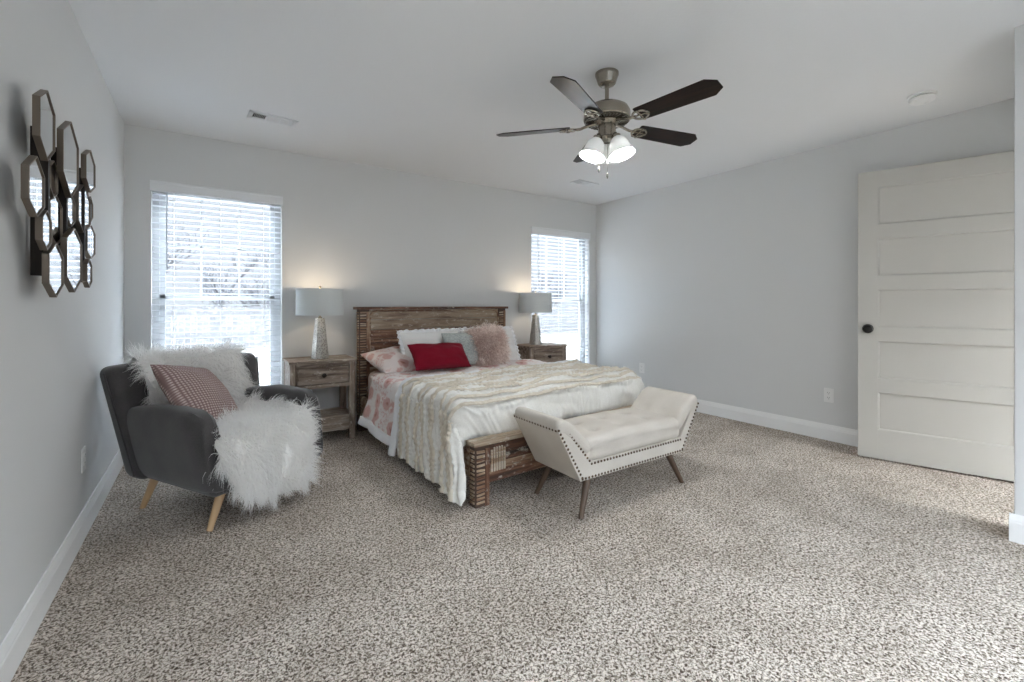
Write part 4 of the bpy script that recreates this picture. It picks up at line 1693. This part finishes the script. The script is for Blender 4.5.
sg = np.where(rng.uniform(0, 1, NF) < 0.8, 1, -1)
roots, dirs = [], []
for a, b, c in zip(u, v, sg):
    q = fpt(a, b, c)
    roots.append(q)
    e = 0.004
    n = (fpt(min(a + e, 1), b, c) - fpt(a - e, b, c)).cross(fpt(a, min(b + e, 1), c) - fpt(a, b - e, c)) * c
    n.normalize()
    rim_ = max(abs(a), abs(b)) ** 6
    dirs.append(n * 0.7 + Vector((a, b, 0)) * (0.35 + 0.7 * rim_) + Vector((0, -0.45, 0)) + Vector(rng.normal(0, .38, 3)))
fo = strands('fur_pile', np.array(roots), np.array(dirs), rng.uniform(0.035, 0.065, NF), 0.0, 0.0032, M['rosefur'], p, K=5, wig=0.25)

# ------------------------------------------------------------------ bench at the foot of the bed
bx0, by0 = 2.548, -2.355
bench = thing('upholstered_bench', 'cream tufted bench with flared arms and bronze nailheads at the bed foot', 'bench', (bx0, by0, 0))
HD = 0.198      # half depth
# local outline (x, z)
BLx, BRx = -0.436, 0.436
OUT = [(BLx, 0.195), (BRx, 0.195), (0.606, 0.488), (0.553, 0.500), (0.408, 0.288), (-0.345, 0.288), (-0.530, 0.503), (-0.598, 0.495)]
MB().prism(OUT, 1, -HD, HD, 0.007).build('bench_body', M['linen'], bench, angle=25)


BTN = [(x, y) for x in (-0.225, 0.0, 0.225) for y in (-0.07, 0.09)]


def seat_dent(v):
    if v.z > 0.36:
        k = 0.0
        for x, y in BTN:
            d2 = (v.x - x) ** 2 + (v.y - y) ** 2
            k += 0.030 * math.exp(-d2 / 0.0011) + 0.006 * math.exp(-d2 / 0.006)
        v = v + Vector((0, 0, -k))
    return v


def seat_fn(p):
    z = p.z + 0.010 * max(0, 1 - (p.x / .42) ** 2) * max(0, (p.z - .33) / .07)
    return seat_dent(Vector((p.x, p.y, z)))


MB().rbox((0, -0.002, 0.345), (0.415, HD + 0.004, 0.066), 0.042, 36, seat_fn).build('seat_cushion', M['linen'], bench, angle=60)
ABT = (-0.06, 0.08)
ACL = [Vector((0.335, 0, 0.335)), Vector((0.40, 0, 0.372)), Vector((0.455, 0, 0.425)), Vector((0.503, 0, 0.468)), Vector((0.543, 0, 0.495)), Vector((0.588, 0, 0.501))]
ALEN = sum((ACL[i + 1] - ACL[i]).length for i in range(5))


def arm_pad(sg):
    def fn(p):
        q = max(0, min(4.9999, (p.x / ALEN + .5) * 5))
        i = int(q)
        c = ACL[i].lerp(ACL[i + 1], q - i)
        ta = (ACL[min(i + 1, 5)] - ACL[i]).normalized()
        tb_ = (ACL[min(i + 2, 5)] - ACL[min(i + 1, 4)]).normalized()
        t_ = ta.lerp(tb_, q - i).normalized()
        nrm = Vector((-t_.z, 0, t_.x))
        over = p.x - max(-ALEN / 2, min(ALEN / 2, p.x))
        v = c + t_ * over + nrm * p.z
        v.y = p.y
        if p.z > 0:
            for y in ABT:
                d2 = (v.x - 0.40) ** 2 + (v.z - 0.42) ** 2 + (v.y - y) ** 2
                v = v - nrm * 0.016 * math.exp(-d2 / 0.0014)
        v.x *= sg
        return v
    MB().rbox((0, -0.002, 0), (ALEN / 2 + .006, HD + 0.004, 0.039), 0.032, 14, fn).build('arm_pad', M['linen'], bench, angle=60)


for sg in (-1, 1):
    arm_pad(sg)
for x, y in BTN:
    MB().lathe([(0.0005, 0.006), (0.007, 0.0045), (0.0105, 0), (0.009, -0.004)], 14, (x, y, 0.390)).build('tuft_button', M['linen'], bench)
def nails(nh, p, q, face, step=0.0235):
    p, q = Vector(p), Vector(q)
    n = max(2, int((q - p).length / step))
    rot = Vector((0, 0, 1)).rotation_difference(Vector(face)).to_matrix().to_4x4()
    for k in range(n + 1):
        nh.lathe([(0.0072, -0.001), (0.0066, 0.0024), (0.004, 0.0046), (0.0004, 0.0054)], 8, p + (q - p) * k / n, rot)


F = -HD - 0.0002
nf = MB()
nails(nf, (BLx + .012, F, .208), (BRx - .012, F, .208), (0, -1, 0))
nails(nf, (BLx + .010, F, .215), (-0.585, F, .487), (0, -1, 0))
nails(nf, (BRx - .010, F, .215), (0.592, F, .480), (0, -1, 0))
nf.build('nailhead_trim', M['nail'], bench, merge=False)
nf = MB()
nails(nf, (-0.358, F, .277), (0.405, F, .277), (0, -1, 0))
nails(nf, (-0.358, F, .277), (-0.545, F, .497), (0, -1, 0))
nf.build('nailhead_trim', M['nail'], bench, merge=False)
sl_n = Vector((-(0.495 - 0.195), 0, -(0.598 - 0.436))).normalized()
for sg, x, z in ((-1, -0.592, .484), (1, 0.600, .477)):
    nf = MB()
    nails(nf, (x, -HD + .015, z), (x, HD - .015, z), Vector((-sg * sl_n.x, 0, sl_n.z)))
    nf.build('nailhead_trim', M['nail'], bench, merge=False)
for sx_ in (-1, 1):
    for sy_ in (-1, 1):
        MB().tube([(sx_ * 0.430, sy_ * 0.192, 0.0), (sx_ * 0.340, sy_ * 0.148, 0.200)], [0.0135, 0.022], 18).build('leg', M['espresso'], bench)
